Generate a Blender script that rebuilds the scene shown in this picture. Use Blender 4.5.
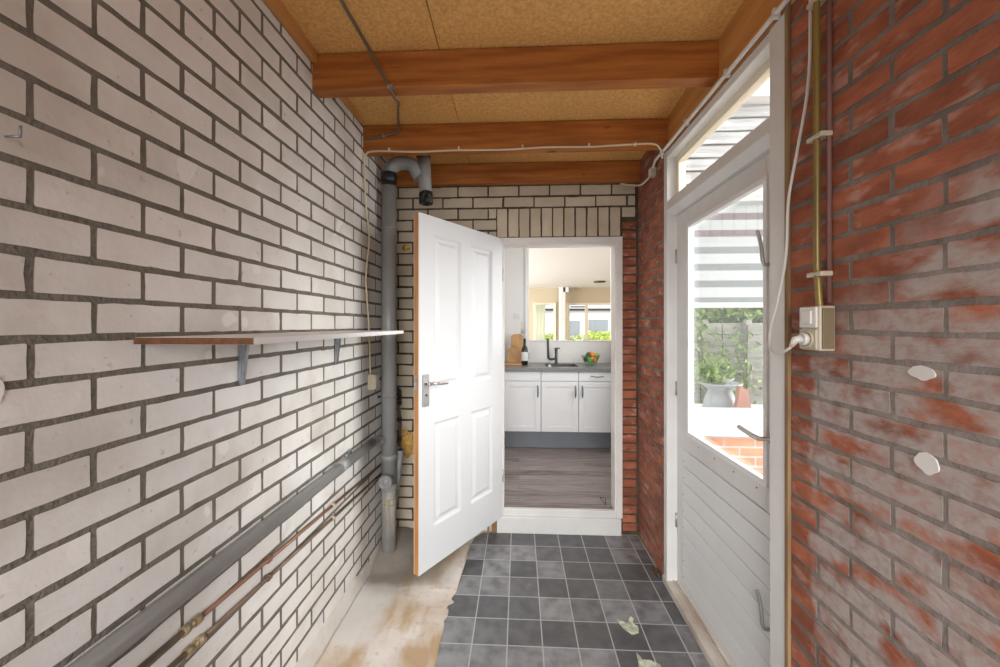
import bpy, bmesh, math, random
from mathutils import Vector, Matrix, noise
random.seed(7)
C = bpy.context.scene
for o in list(bpy.data.objects): bpy.data.objects.remove(o)
# ---------------------------------------------------------------- camera
F, YH, EYE = 390.0, 325.0, 1.5
cam = bpy.data.cameras.new('camera'); cam.sensor_width = 36; cam.sensor_fit = 'HORIZONTAL'
cam.lens = F/1000*36; cam.shift_y = -(333.5-YH)/1000; cam.clip_start = .02; cam.clip_end = 200
co = bpy.data.objects.new('camera', cam); C.collection.objects.link(co)
co.location = (0, 0, EYE); co.rotation_euler = (math.pi/2, 0, math.atan(19/390)); C.camera = co
# ---------------------------------------------------------------- light
w = bpy.data.worlds.new('World'); C.world = w; w.use_nodes = True
bg = w.node_tree.nodes['Background']; bg.inputs[0].default_value = (.95, .97, 1, 1); bg.inputs[1].default_value = 1.4
def area(name, loc, rot, sx, sy, power, col=(1, 1, 1)):
    l = bpy.data.lights.new(name, 'AREA'); l.shape = 'RECTANGLE'; l.size = sx; l.size_y = sy; l.energy = power; l.color = col
    o = bpy.data.objects.new(name, l); C.collection.objects.link(o); o.location = loc; o.rotation_euler = rot
    return o
R90 = math.pi/2
area('rear_fill', (.0, -1.9, 1.80), (R90-.58, 0, 0), 1.5, 1.2, 36, (.98, .99, 1)).data.spread = math.radians(84)  # added fill lamp behind the viewer, spread narrowed to spare the beams
sun = bpy.data.lights.new('soft_sun', 'SUN'); sun.energy = 10.5; sun.angle = math.radians(64); sun.color = (1, .985, .96)
so_ = bpy.data.objects.new('soft_sun', sun); C.collection.objects.link(so_); so_.rotation_euler = Vector((.86, -.26, .36)).to_track_quat('Z', 'Y').to_euler()
area('living_fill', (-2.9, 8.5, 1.5), (0, -R90, 0), 2.0, 5.0, 330, (1, .98, .95))  # added lamp to brighten the living room, at an unseen side opening
area('kitchen_fill', (1.12, 3.5, 1.75), (0, R90, 0), 1.0, .8, 14, (.97, .98, 1))  # added lamp inside the kitchen; the side wall has no window
vs = C.view_settings; vs.view_transform = 'Standard'; vs.look = 'None'; vs.gamma = 1; vs.use_curve_mapping = False
vs.exposure = 0.1

# ---------------------------------------------------------------- materials
def mat(name, col, rough=.5, metal=0, col2=None, nscale=8, stretch=(1, 1, 1), bump=0, bscale=60, island=0, detail=4, spec=None, contrast=(.35, .65)):
    m = bpy.data.materials.new(name); m.use_nodes = True; nt = m.node_tree; b = nt.nodes['Principled BSDF']
    b.inputs['Roughness'].default_value = rough; b.inputs['Metallic'].default_value = metal
    if spec is not None: b.inputs['Specular IOR Level'].default_value = spec
    b.inputs['Base Color'].default_value = (*col, 1)
    N = nt.nodes.new; L = nt.links.new
    out = None
    if col2 or bump:
        tc = N('ShaderNodeTexCoord'); mp = N('ShaderNodeMapping'); mp.inputs['Scale'].default_value = stretch
        geo = N('ShaderNodeNewGeometry'); L(geo.outputs['Position'], mp.inputs[0])
    if col2:
        n = N('ShaderNodeTexNoise'); n.inputs['Scale'].default_value = nscale; n.inputs['Detail'].default_value = detail; L(mp.outputs[0], n.inputs[0])
        r = N('ShaderNodeMapRange'); r.inputs[1].default_value = contrast[0]; r.inputs[2].default_value = contrast[1]; L(n.outputs[0], r.inputs[0])
        mx = N('ShaderNodeMix'); mx.data_type = 'RGBA'; mx.inputs[6].default_value = (*col, 1); mx.inputs[7].default_value = (*col2, 1)
        L(r.outputs[0], mx.inputs[0]); out = mx.outputs[2]; L(out, b.inputs['Base Color'])
    if island:
        g2 = N('ShaderNodeNewGeometry'); hs = N('ShaderNodeHueSaturation'); mr = N('ShaderNodeMapRange')
        mr.inputs[3].default_value = 1-island; mr.inputs[4].default_value = 1+island
        L(g2.outputs['Random Per Island'], mr.inputs[0]); L(mr.outputs[0], hs.inputs['Value'])
        if out: L(out, hs.inputs['Color'])
        else: hs.inputs['Color'].default_value = (*col, 1)
        out = hs.outputs[0]; L(out, b.inputs['Base Color'])
    if bump:
        n2 = N('ShaderNodeTexNoise'); n2.inputs['Scale'].default_value = bscale; n2.inputs['Detail'].default_value = 5; L(mp.outputs[0], n2.inputs[0])
        bp = N('ShaderNodeBump'); bp.inputs['Strength'].default_value = bump; bp.inputs['Distance'].default_value = .01
        L(n2.outputs[0], bp.inputs['Height']); L(bp.outputs[0], b.inputs['Normal'])
    m['out'] = 1
    return m
class NG:
    """small helper to extend a material's colour chain"""
    def __init__(s, m):
        s.m = m; s.nt = m.node_tree; s.b = s.nt.nodes['Principled BSDF']
        s.pos = s.N('ShaderNodeNewGeometry').outputs['Position']
    def N(s, t): return s.nt.nodes.new(t)
    def L(s, a, b): s.nt.links.new(a, b)
    def color(s):
        l = s.b.inputs['Base Color'].links
        return l[0].from_socket if l else None
    def mix(s, fac, col):
        mx = s.N('ShaderNodeMix'); mx.data_type = 'RGBA'; c = s.color()
        if c: s.L(c, mx.inputs[6])
        else: mx.inputs[6].default_value = s.b.inputs['Base Color'].default_value
        if isinstance(col, tuple): mx.inputs[7].default_value = (*col, 1)
        else: s.L(col, mx.inputs[7])
        s.L(fac, mx.inputs[0]); s.L(mx.outputs[2], s.b.inputs['Base Color'])
    def noise(s, scale, lo, hi, stretch=(1, 1, 1), detail=4, off=(0, 0, 0)):
        mp = s.N('ShaderNodeMapping'); mp.inputs['Scale'].default_value = stretch; mp.inputs['Location'].default_value = off; s.L(s.pos, mp.inputs[0])
        n = s.N('ShaderNodeTexNoise'); n.inputs['Scale'].default_value = scale; n.inputs['Detail'].default_value = detail; s.L(mp.outputs[0], n.inputs[0])
        return s.rng(n.outputs[0], lo, hi)
    def rng(s, v, lo, hi, a=0, b=1):
        r = s.N('ShaderNodeMapRange'); r.inputs[1].default_value = lo; r.inputs[2].default_value = hi; r.inputs[3].default_value = a; r.inputs[4].default_value = b
        s.L(v, r.inputs[0]); return r.outputs[0]
    def math(s, op, a, b=0.0):
        n = s.N('ShaderNodeMath'); n.operation = op
        for i, v in enumerate((a, b)):
            if isinstance(v, (int, float)): n.inputs[i].default_value = v
            else: s.L(v, n.inputs[i])
        return n.outputs[0]
    def xyz(s):
        x = s.N('ShaderNodeSeparateXYZ'); s.L(s.pos, x.inputs[0]); return x.outputs
M = {}
M['white_brick'] = mat('white_brick', (.71, .685, .65), .85, col2=(.80, .785, .765), nscale=5, bump=.12, bscale=55, island=.06, spec=.2)
g = NG(M['white_brick'])
g.mix(g.math('MULTIPLY', g.noise(2.3, .55, .70, detail=7), .6), (.48, .43, .37))         # dirt
g.mix(g.math('MULTIPLY', g.noise(38, .68, .74, detail=2), .35), (.30, .27, .24))
g.mix(g.math('MULTIPLY', g.noise(7, .70, .72, detail=1, off=(3, 1, 7)), .7), (.84, .82, .80))   # filler dabs
M['white_brick_shaded'] = mat('white_brick_shaded', (.54, .45, .335), .85, col2=(.64, .56, .44), nscale=6, bump=.12, bscale=55, island=.08, spec=.2)  # back wall bricks: the shading there is put into this darker tone
M['mortar'] = mat('mortar', (.165, .148, .122), .95, col2=(.22, .2, .17), nscale=14, bump=.6, bscale=90, spec=.1)
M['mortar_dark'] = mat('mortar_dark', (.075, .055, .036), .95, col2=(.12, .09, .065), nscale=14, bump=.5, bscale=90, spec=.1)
M['mortar_grey'] = mat('mortar_grey', (.215, .19, .165), .95, col2=(.31, .285, .26), nscale=10, bump=.8, bscale=70, spec=.1)
def red(name, wash):
    m = mat(name, (.25, .080, .045), .8, col2=(.39, .130, .070), nscale=9, stretch=(1, 1, 2.2), bump=.3, bscale=45, island=.2, spec=.25)
    g = NG(m)
    g.mix(g.math('MULTIPLY', g.noise(10, .56, .70, stretch=(1, 1, 2.4), detail=8), .5), (.58, .40, .34))
    g.mix(g.math('MULTIPLY', g.noise(5, .52, .7, stretch=(1, 1, 3), detail=7, off=(9, 3, 2)), .5), (.16, .06, .038))
    if wash: whitewash(m)
    return m
def whitewash(m, k=1.0):
    g = NG(m); x, y, z = g.xyz()
    wob = g.math('MULTIPLY', g.math('SUBTRACT', g.noise(7, 0, 1, detail=5), .5), .34)
    yy = g.math('ADD', y, g.math('MULTIPLY', wob, .35))
    zz = g.math('ADD', z, wob)
    a = g.rng(yy, 1.185, 1.165)                                   # vertical edge beside the door
    top = g.math('ADD', g.math('MULTIPLY', y, -.88), 2.45)          # slanting upper edge
    b = g.rng(g.math('SUBTRACT', top, zz), -.06, .10)
    low = g.math('SUBTRACT', zz, g.math('ADD', g.math('MULTIPLY', y, .40), .06))
    c = g.rng(low, .0, .16)
    k1 = g.math('MULTIPLY', g.math('MULTIPLY', a, b), c)
    wear = g.noise(8, .36, .52, stretch=(1, 1, 1.9), detail=9, off=(5, 2, 1))
    wear2 = g.noise(40, .25, .55, detail=4)
    f = g.math('MULTIPLY', g.math('MULTIPLY', k1, g.math('MULTIPLY', wear, g.rng(wear2, 0, 1, .55, 1))), .92*k)
    g.mix(f, (.43, .375, .35))
    return m
M['red_brick_washed'] = red('red_brick_washed', True)
M['red_brick'] = red('red_brick', False)
M['mortar_washed'] = whitewash(mat('mortar_washed', (.15, .12, .10), .95, col2=(.23, .20, .18), nscale=10, bump=.4, bscale=70, spec=.1), .40)
M['orange_brick'] = mat('orange_brick', (.60, .24, .14), .85, col2=(.68, .31, .19), nscale=9, bump=.3, island=.1)
M['pale_mortar'] = mat('pale_mortar', (.55, .5, .46), .9, bump=.3)
M['beam'] = mat('beam', (.31, .09, .014), .55, col2=(.49, .175, .034), nscale=3.2, stretch=(.8, 9, 9), bump=.15, bscale=12, detail=7, island=.05)
g = NG(M['beam']); g.mix(g.math('MULTIPLY', g.noise(13, .73, .77, stretch=(.6, 1, 1), detail=1), .8), (.12, .035, .012))
M['plate'] = mat('plate', (.50, .22, .06), .55, col2=(.62, .31, .10), nscale=3.2, stretch=(9, .8, 9), bump=.15, bscale=12, detail=7)
M['chipboard'] = mat('chipboard', (.66, .34, .095), .8, col2=(.86, .51, .175), nscale=70, bump=.25, bscale=120, detail=3, contrast=(.3, .7))
g = NG(M['chipboard']); g.mix(g.math('MULTIPLY', g.noise(1.6, .45, .75, detail=3), .35), (.42, .22, .07))
M['white_paint'] = mat('white_paint', (.74, .74, .735), .38, col2=(.78, .78, .775), nscale=3)
M['door_white'] = mat('door_white', (.64, .65, .66), .35)
M['frame_white'] = mat('frame_white', (.68, .665, .645), .4, col2=(.74, .73, .71), nscale=4, bump=.05, bscale=30)
M['jamb_white'] = mat('jamb_white', (.70, .655, .62), .45, col2=(.77, .74, .71), nscale=6)
M['cream_paint'] = mat('cream_paint', (.85, .76, .60), .45)
M['raw_edge'] = mat('raw_edge', (.45, .19, .055), .7, col2=(.58, .27, .09), nscale=5, stretch=(9, 9, .8), detail=6)
M['brown_edge'] = mat('brown_edge', (.085, .03, .010), .8, col2=(.15, .055, .02), nscale=60, bump=.4)
M['brown_trim'] = mat('brown_trim', (.20, .11, .05), .8, col2=(.32, .2, .1), nscale=5, stretch=(8, 8, 1))
M['worn_sill'] = mat('worn_sill', (.40, .33, .27), .8, col2=(.60, .55, .49), nscale=9, stretch=(1, .5, 1), detail=8, bump=.3)
M['concrete'] = mat('concrete', (.54, .46, .38), .85, col2=(.70, .65, .60), nscale=3.5, bump=.35, bscale=25, detail=8)
g = NG(M['concrete']); x, y, z = g.xyz()
g.mix(g.math('MULTIPLY', g.noise(3.1, .46, .60, stretch=(2.0, .8, 1), detail=9, off=(2.2, .4, 0)), .8), (.42, .27, .125))
g.mix(g.math('MULTIPLY', g.noise(26, .55, .75, detail=6), .5), (.36, .27, .2))
wl = g.math('ADD', x, g.math('MULTIPLY', g.noise(9, 0, 1), .12))
nf = g.math('MULTIPLY', g.rng(wl, -.60, -.66), g.rng(y, 1.78, 1.83))
g.mix(g.math('MULTIPLY', nf, .75), (.62, .60, .57))
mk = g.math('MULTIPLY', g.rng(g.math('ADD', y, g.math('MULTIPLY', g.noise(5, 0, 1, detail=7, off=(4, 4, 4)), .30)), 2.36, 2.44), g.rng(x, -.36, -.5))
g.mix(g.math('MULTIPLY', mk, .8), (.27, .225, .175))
M['mound'] = mat('mound', (.30, .255, .205), .9, col2=(.46, .40, .33), nscale=7, bump=.5, bscale=25, detail=8)
M['render_skirt'] = mat('render_skirt', (.66, .64, .61), .85, col2=(.58, .53, .47), nscale=6, bump=.3)
# vinyl tiles
def tiles():
    m = mat('vinyl_tiles', (.075, .075, .078), .36, bump=.08, bscale=40); g = NG(m); x, y, z = g.xyz(); T = .1655
    tx = g.math('DIVIDE', g.math('ADD', x, .221+T*20), T); ty = g.math('DIVIDE', g.math('ADD', y, -2.4835+T*30), T)
    fx = g.math('FRACT', tx); fy = g.math('FRACT', ty)
    cb = g.N('ShaderNodeCombineXYZ'); g.L(g.math('FLOOR', tx), cb.inputs[0]); g.L(g.math('FLOOR', ty), cb.inputs[1])
    wn = g.N('ShaderNodeTexWhiteNoise'); wn.noise_dimensions = '2D'; g.L(cb.outputs[0], wn.inputs[0])
    tone = g.rng(wn.outputs[0], .25, .85)
    cloud = g.noise(13, .34, .66, detail=7)
    g.mix(g.math('MULTIPLY', g.math('MULTIPLY', tone, g.rng(cloud, 0, 1, .35, 1)), .85), (.33, .33, .335))
    g.mix(g.math('MULTIPLY', cloud, .22), (.24, .24, .25))
    dist = g.math('MINIMUM', g.math('MINIMUM', fx, g.math('SUBTRACT', 1, fx)), g.math('MINIMUM', fy, g.math('SUBTRACT', 1, fy)))
    g.mix(g.rng(dist, .021, .013), (.42, .41, .40))
    g.mix(g.math('MULTIPLY', g.noise(24, .70, .76, detail=5, off=(1.3, 4, 0)), .45), (.5, .5, .48))
    return m
M['vinyl'] = tiles()
M['vinyl_edge'] = mat('vinyl_edge', (.07, .065, .06), .8)
M['grey_pvc'] = mat('grey_pvc', (.27, .27, .268), .36, col2=(.32, .32, .315), nscale=5)
M['grey_pvc_dirty'] = mat('grey_pvc_dirty', (.26, .25, .235), .6, col2=(.46, .43, .38), nscale=16, stretch=(1, 1, .3), detail=7, contrast=(.4, .75))
M['rubber'] = mat('rubber', (.012, .012, .012), .35, col2=(.03, .03, .03), nscale=20, bump=.5, bscale=50)
M['tape'] = mat('tape', (.42, .34, .2), .7)
M['copper'] = mat('copper', (.30, .165, .11), .45, .6, col2=(.25, .14, .09), nscale=14)
M['dark_copper'] = mat('dark_copper', (.16, .115, .085), .5, .5, col2=(.24, .18, .13), nscale=14)
M['brass'] = mat('brass', (.55, .46, .30), .4, .7, col2=(.35, .28, .17), nscale=30)
M['brass_paint'] = mat('brass_paint', (.28, .195, .05), .35, .25, col2=(.19, .135, .04), nscale=9, stretch=(1, 1, .3))
M['red_pipe'] = mat('red_pipe', (.20, .09, .075), .6)
M['galv'] = mat('galvanised', (.42, .44, .47), .35, .8, col2=(.28, .3, .33), nscale=30)
M['chrome'] = mat('chrome', (.62, .61, .60), .25, .9)
M['satin'] = mat('satin_steel', (.48, .48, .47), .35, .9)
M['dark_satin'] = mat('dark_satin', (.20, .20, .20), .4, .7)
M['alu'] = mat('handle_aluminium', (.55, .52, .47), .35, .7)
M['cream_plastic'] = mat('cream_plastic', (.52, .46, .34), .4)
M['white_plastic'] = mat('white_plastic', (.68, .65, .60), .35)
M['shaded_brown_plastic'] = mat('shaded_beige_plastic', (.20, .15, .085), .45)  # darkened so the box end looks shaded
M['cream_cable'] = mat('cream_cable', (.66, .56, .38), .5)
M['white_cable'] = mat('white_cable', (.72, .69, .65), .4)
M['grey_cable'] = mat('grey_cable', (.16, .13, .10), .5)
M['foam'] = mat('foam', (.62, .33, .08), .9, col2=(.78, .5, .16), nscale=30, bump=1, bscale=40)
M['glue'] = mat('glue', (.34, .36, .27), .7, col2=(.66, .68, .52), nscale=32, bump=.4)
M['leafbrown'] = mat('leafbrown', (.10, .06, .035), .9)
M['kitchen_white'] = mat('kitchen_white', (.80, .80, .80), .35)
M['wall_white'] = mat('wall_white', (.80, .785, .76), .8)
M['ceiling_white'] = mat('ceiling_white', (.84, .82, .78), .9)
M['beige_wall'] = mat('beige_wall', (.58, .50, .36), .85)
M['grey_plinth'] = mat('grey_plinth', (.22, .235, .26), .4)
M['counter'] = mat('counter', (.17, .17, .17), .3, col2=(.21, .21, .21), nscale=80)
M['dark_steel'] = mat('dark_steel', (.10, .10, .10), .3, .8)
M['board_wood'] = mat('board_wood', (.42, .22, .08), .5, col2=(.56, .33, .14), nscale=4, stretch=(8, 8, 1))
M['tray_wood'] = mat('tray_wood', (.55, .30, .14), .5)
M['bottle_glass'] = mat('bottle_glass', (.012, .014, .01), .12)
M['paper'] = mat('paper', (.72, .72, .70), .6)
M['apple_green'] = mat('apple_green', (.25, .48, .05), .35)
M['dark_green'] = mat('dark_green', (.03, .09, .02), .4)
M['orange_fruit'] = mat('orange_fruit', (.85, .27, .03), .45)
M['red_fruit'] = mat('red_fruit', (.55, .05, .03), .35)
M['leaf'] = mat('leaf', (.16, .27, .06), .6, col2=(.36, .46, .14), nscale=9)
M['yellow_leaf'] = mat('yellow_leaf', (.50, .62, .10), .6, col2=(.68, .78, .22), nscale=5)
M['curtain'] = mat('curtain', (.70, .74, .58), .9)
M['fence_wood'] = mat('fence_wood', (.30, .285, .26), .85, col2=(.46, .44, .40), nscale=6, stretch=(.5, 1, 6), detail=7, island=.15)
M['siding'] = mat('siding', (.40, .40, .40), .85, col2=(.66, .66, .66), nscale=5, stretch=(.7, 1, 9), detail=8, bump=.3, bscale=10, island=.06)
M['mauve'] = mat('mauve_sheer', (.30, .24, .25), .9)
M['grey_sheer'] = mat('grey_sheer', (.27, .28, .28), .9)
M['blind_white'] = mat('blind_white', (.60, .60, .60), .85)
M['bright_white'] = mat('bright_white', (.80, .80, .80), .5)
M['tub'] = mat('tub', (.42, .44, .46), .4, .3)
M['red_cloth'] = mat('red_cloth', (.50, .24, .18), .9)
M['paving'] = mat('paving', (.38, .36, .33), .9, col2=(.46, .44, .4), nscale=5)
M['pale_brick'] = mat('pale_brick', (.72, .68, .66), .9)
M['blue_grey'] = mat('blue_grey', (.26, .29, .32), .6)
def glass(name, a=.86, tint=(.97, .98, .98)):
    m = bpy.data.materials.new(name); m.use_nodes = True; nt = m.node_tree; nt.nodes.clear()
    o = nt.nodes.new('ShaderNodeOutputMaterial'); t = nt.nodes.new('ShaderNodeBsdfTransparent'); t.inputs[0].default_value = (*tint, 1)
    gl = nt.nodes.new('ShaderNodeBsdfGlossy'); gl.inputs['Roughness'].default_value = .02; fr = nt.nodes.new('ShaderNodeFresnel'); fr.inputs[0].default_value = 1.45
    ge = nt.nodes.new('ShaderNodeNewGeometry'); mr = nt.nodes.new('ShaderNodeMapRange'); mr.inputs[3].default_value = 1.45; mr.inputs[4].default_value = 1/1.45; nt.links.new(ge.outputs['Backfacing'], mr.inputs[0]); nt.links.new(mr.outputs[0], fr.inputs[0])
    mx = nt.nodes.new('ShaderNodeMixShader'); nt.links.new(fr.outputs[0], mx.inputs[0]); nt.links.new(t.outputs[0], mx.inputs[1]); nt.links.new(gl.outputs[0], mx.inputs[2]); nt.links.new(mx.outputs[0], o.inputs[0])
    return m
M['glass'] = glass('clear_glass'); M['bowl_glass'] = glass('bowl_glass', tint=(.85, .92, .88))
def planks():
    m = mat('floor_planks', (.25, .2, .175), .5); g = NG(m)
    mp = g.N('ShaderNodeMapping'); g.L(g.pos, mp.inputs[0]); bt = g.N('ShaderNodeTexBrick')
    bt.inputs['Scale'].default_value = 1; bt.inputs['Brick Width'].default_value = 1.0; bt.inputs['Row Height'].default_value = .11; bt.inputs['Mortar Size'].default_value = .0015
    bt.inputs['Color1'].default_value = (.15, .11, .09, 1); bt.inputs['Color2'].default_value = (.30, .25, .23, 1); bt.inputs['Mortar'].default_value = (.1, .08, .07, 1); bt.offset = .37
    g.L(mp.outputs[0], bt.inputs[0]); g.L(bt.outputs[0], g.b.inputs['Base Color'])
    g.mix(g.math('MULTIPLY', g.noise(5, .4, .65, stretch=(1, 10, 1), detail=6), .5), (.42, .38, .37))
    return m
M['planks'] = planks()

# ---------------------------------------------------------------- mesh helpers
class MB:
    def __init__(s): s.bm = bmesh.new()
    def box(s, x0, y0, z0, x1, y1, z1, bev=0, mi=0, mtx=None):
        r = bmesh.ops.create_cube(s.bm, size=1); vs_ = r['verts']
        for v in vs_:
            v.co = Vector(((x0+x1)/2+v.co.x*(x1-x0), (y0+y1)/2+v.co.y*(y1-y0), (z0+z1)/2+v.co.z*(z1-z0)))
        fs = set(f for v in vs_ for f in v.link_faces)
        for f in fs: f.material_index = mi
        if bev:
            es = list(set(e for v in vs_ for e in v.link_edges))
            r = bmesh.ops.bevel(s.bm, geom=es, offset=bev, segments=2, affect='EDGES', profile=.5)
            vs_ = list(set(r['verts'])|set(v for v in vs_ if v.is_valid))
            for f in set(f for v in vs_ for f in v.link_faces): f.material_index = mi
        if mtx:
            for v in set(vs_): v.co = mtx @ v.co
        return s
    def tube(s, pts, r, n=12, caps=True, mi=0):
        pts = [Vector(p) for p in pts]; rr = r if isinstance(r, (list, tuple)) else [r]*len(pts)
        rings = []; up = None
        for i, p in enumerate(pts):
            d = (pts[min(i+1, len(pts)-1)]-pts[max(i-1, 0)])
            if d.length < 1e-9: d = Vector((0, 0, 1))
            d.normalize()
            if up is None:
                a = Vector((0, 0, 1)) if abs(d.z) < .9 else Vector((1, 0, 0)); up = d.cross(a).normalized()
            up = (up-d*up.dot(d)).normalized(); q = d.cross(up)
            rings.append([s.bm.verts.new(p+(up*math.cos(t)+q*math.sin(t))*rr[i]) for t in [2*math.pi*k/n for k in range(n)]])
        for a, b in zip(rings, rings[1:]):
            for k in range(n):
                f = s.bm.faces.new((a[k], a[(k+1) % n], b[(k+1) % n], b[k])); f.smooth = True; f.material_index = mi
        if caps:
            s.bm.faces.new(rings[0][::-1]).material_index = mi; s.bm.faces.new(rings[-1]).material_index = mi
        return s
    def lathe(s, prof, c, n=20, axis='z', mi=0, smooth=True):
        rings = []
        for r, h in prof:
            ring = []
            for k in range(n):
                t = 2*math.pi*k/n; a, b = max(r, 1e-5)*math.cos(t), max(r, 1e-5)*math.sin(t)
                v = {'z': (a, b, h), 'y': (a, h, b), 'x': (h, a, b)}[axis]
                ring.append(s.bm.verts.new(Vector(c)+Vector(v)))
            rings.append(ring)
        for a, b in zip(rings, rings[1:]):
            for k in range(n):
                f = s.bm.faces.new((a[k], a[(k+1) % n], b[(k+1) % n], b[k])); f.smooth = smooth; f.material_index = mi
        s.bm.faces.new(rings[0][::-1]).material_index = mi; s.bm.faces.new(rings[-1]).material_index = mi
        return s
    def blob(s, c, r, sub=3, amp=.2, fr=8, mi=0, seed=0):
        q = bmesh.ops.create_icosphere(s.bm, subdivisions=sub, radius=1)
        r = r if isinstance(r, (list, tuple)) else (r, r, r)
        for v in q['verts']:
            k = 1+amp*noise.noise(v.co*fr*.3+Vector((seed, seed*2, 0)))
            v.co = Vector((c[0]+v.co.x*r[0]*k, c[1]+v.co.y*r[1]*k, c[2]+v.co.z*r[2]*k))
            for f in v.link_faces: f.smooth = True; f.material_index = mi
        return s
    def prism(s, pts2, f, h0, h1, mi=0):
        """pts2: polygon; f(a,b,h)->xyz"""
        a = [s.bm.verts.new(f(p[0], p[1], h0)) for p in pts2]; b = [s.bm.verts.new(f(p[0], p[1], h1)) for p in pts2]; n = len(a)
        s.bm.faces.new(a[::-1]).material_index = mi; s.bm.faces.new(b).material_index = mi
        for k in range(n): s.bm.faces.new((a[k], a[(k+1) % n], b[(k+1) % n], b[k])).material_index = mi
        return s
    def leaves(s, c, r, n, size, seed=1, mi=0):
        rn = random.Random(seed)
        for _ in range(n):
            while True:
                p = Vector((rn.uniform(-1, 1), rn.uniform(-1, 1), rn.uniform(-1, 1)))
                if p.length < 1: break
            p = Vector((c[0]+p.x*r[0], c[1]+p.y*r[1], c[2]+p.z*r[2]))
            q = Matrix.Rotation(rn.uniform(0, 6.3), 3, 'Z') @ Matrix.Rotation(rn.uniform(-1.2, 1.2), 3, 'X') @ Matrix.Rotation(rn.uniform(0, 6.3), 3, 'Y')
            k = size*rn.uniform(.6, 1.3)
            vs_ = [s.bm.verts.new(p+q@Vector(t)*k) for t in ((0, -1, 0), (.45, -.1, .12), (0, 1, 0), (-.45, -.1, .12))]
            s.bm.faces.new(vs_).material_index = mi
        return s
    def build(s, name, mats, parent=None, label=None, cat=None, group=None, kind=None, local=False):
        bmesh.ops.recalc_face_normals(s.bm, faces=s.bm.faces[:])
        me = bpy.data.meshes.new(name)
        if parent is not None and not local:
            s.bm.transform((Matrix.Translation(parent.location) @ parent.rotation_euler.to_matrix().to_4x4()).inverted() if parent.parent is None else (world_of(parent)).inverted())
        loc = None
        if parent is None:
            xs = [v.co for v in s.bm.verts]
            loc = Vector(((min(v.x for v in xs)+max(v.x for v in xs))/2, (min(v.y for v in xs)+max(v.y for v in xs))/2, min(v.z for v in xs)))
            s.bm.transform(Matrix.Translation(-loc))
        s.bm.to_mesh(me); s.bm.free()
        for m_ in (mats if isinstance(mats, (list, tuple)) else [mats]): me.materials.append(M[m_])
        o = bpy.data.objects.new(name, me); C.collection.objects.link(o)
        if loc: o.location = loc
        if parent is not None: o.parent = parent
        tag(o, label, cat, group, kind)
        return o
def world_of(o):
    m = Matrix.Translation(o.location) @ o.rotation_euler.to_matrix().to_4x4()
    return world_of(o.parent) @ m if o.parent else m
def tag(o, label=None, cat=None, group=None, kind=None):
    if label: o['label'] = label
    if cat: o['category'] = cat
    if group: o['group'] = group
    if kind: o['kind'] = kind
def thing(name, loc, label, cat, group=None, rz=0, kind=None):
    o = bpy.data.objects.new(name, None); o.empty_display_size = .05; C.collection.objects.link(o); o.location = loc; o.rotation_euler = (0, 0, rz)
    tag(o, label, cat, group, kind); return o
def smooth_path(pts, n=6):
    pts = [Vector(p) for p in pts]; out = []
    for i in range(len(pts)-1):
        p0, p1, p2, p3 = pts[max(i-1, 0)], pts[i], pts[i+1], pts[min(i+2, len(pts)-1)]
        for k in range(n):
            t = k/n
            out.append(.5*((2*p1)+(-p0+p2)*t+(2*p0-5*p1+4*p2-p3)*t*t+(-p0+3*p1-3*p2+p3)*t**3))
    out.append(pts[-1]); return out
def ceil_z(y): return 2.803-.0535*y

# ---------------------------------------------------------------- brick walls
def subtract(rects, hole):
    out = []; hx0, hz0, hx1, hz1 = hole
    for x0, z0, x1, z1 in rects:
        if x1 <= hx0 or x0 >= hx1 or z1 <= hz0 or z0 >= hz1: out.append((x0, z0, x1, z1)); continue
        if x0 < hx0: out.append((x0, z0, hx0, z1))
        if x1 > hx1: out.append((hx1, z0, x1, z1))
        cx0, cx1 = max(x0, hx0), min(x1, hx1)
        if z0 < hz0: out.append((cx0, z0, cx1, hz0))
        if z1 > hz1: out.append((cx0, hz1, cx1, z1))
    return [r for r in out if r[2]-r[0] > .022 and r[3]-r[1] > .014]
def courses(a0, a1, zlo, zhi, zref, course, L, aref, joint, parity=0):
    """rectangles of running bond; a bed centre lies at zref, a head joint centre at aref in the course above it"""
    out = []; k0 = math.floor((zlo-zref)/course)
    k = k0
    while zref+k*course < zhi:
        z0, z1 = max(zref+k*course+joint/2, zlo), min(zref+(k+1)*course-joint/2, zhi)
        off = aref+(L/2 if (k+parity) % 2 else 0)
        i = math.floor((a0-off)/L)
        while off+i*L < a1:
            x0, x1 = max(off+i*L+joint*.42, a0), min(off+(i+1)*L-joint*.42, a1)
            if x1-x0 > .02 and z1-z0 > .012: out.append((x0, z0, x1, z1))
            i += 1
        k += 1
    return out
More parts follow.
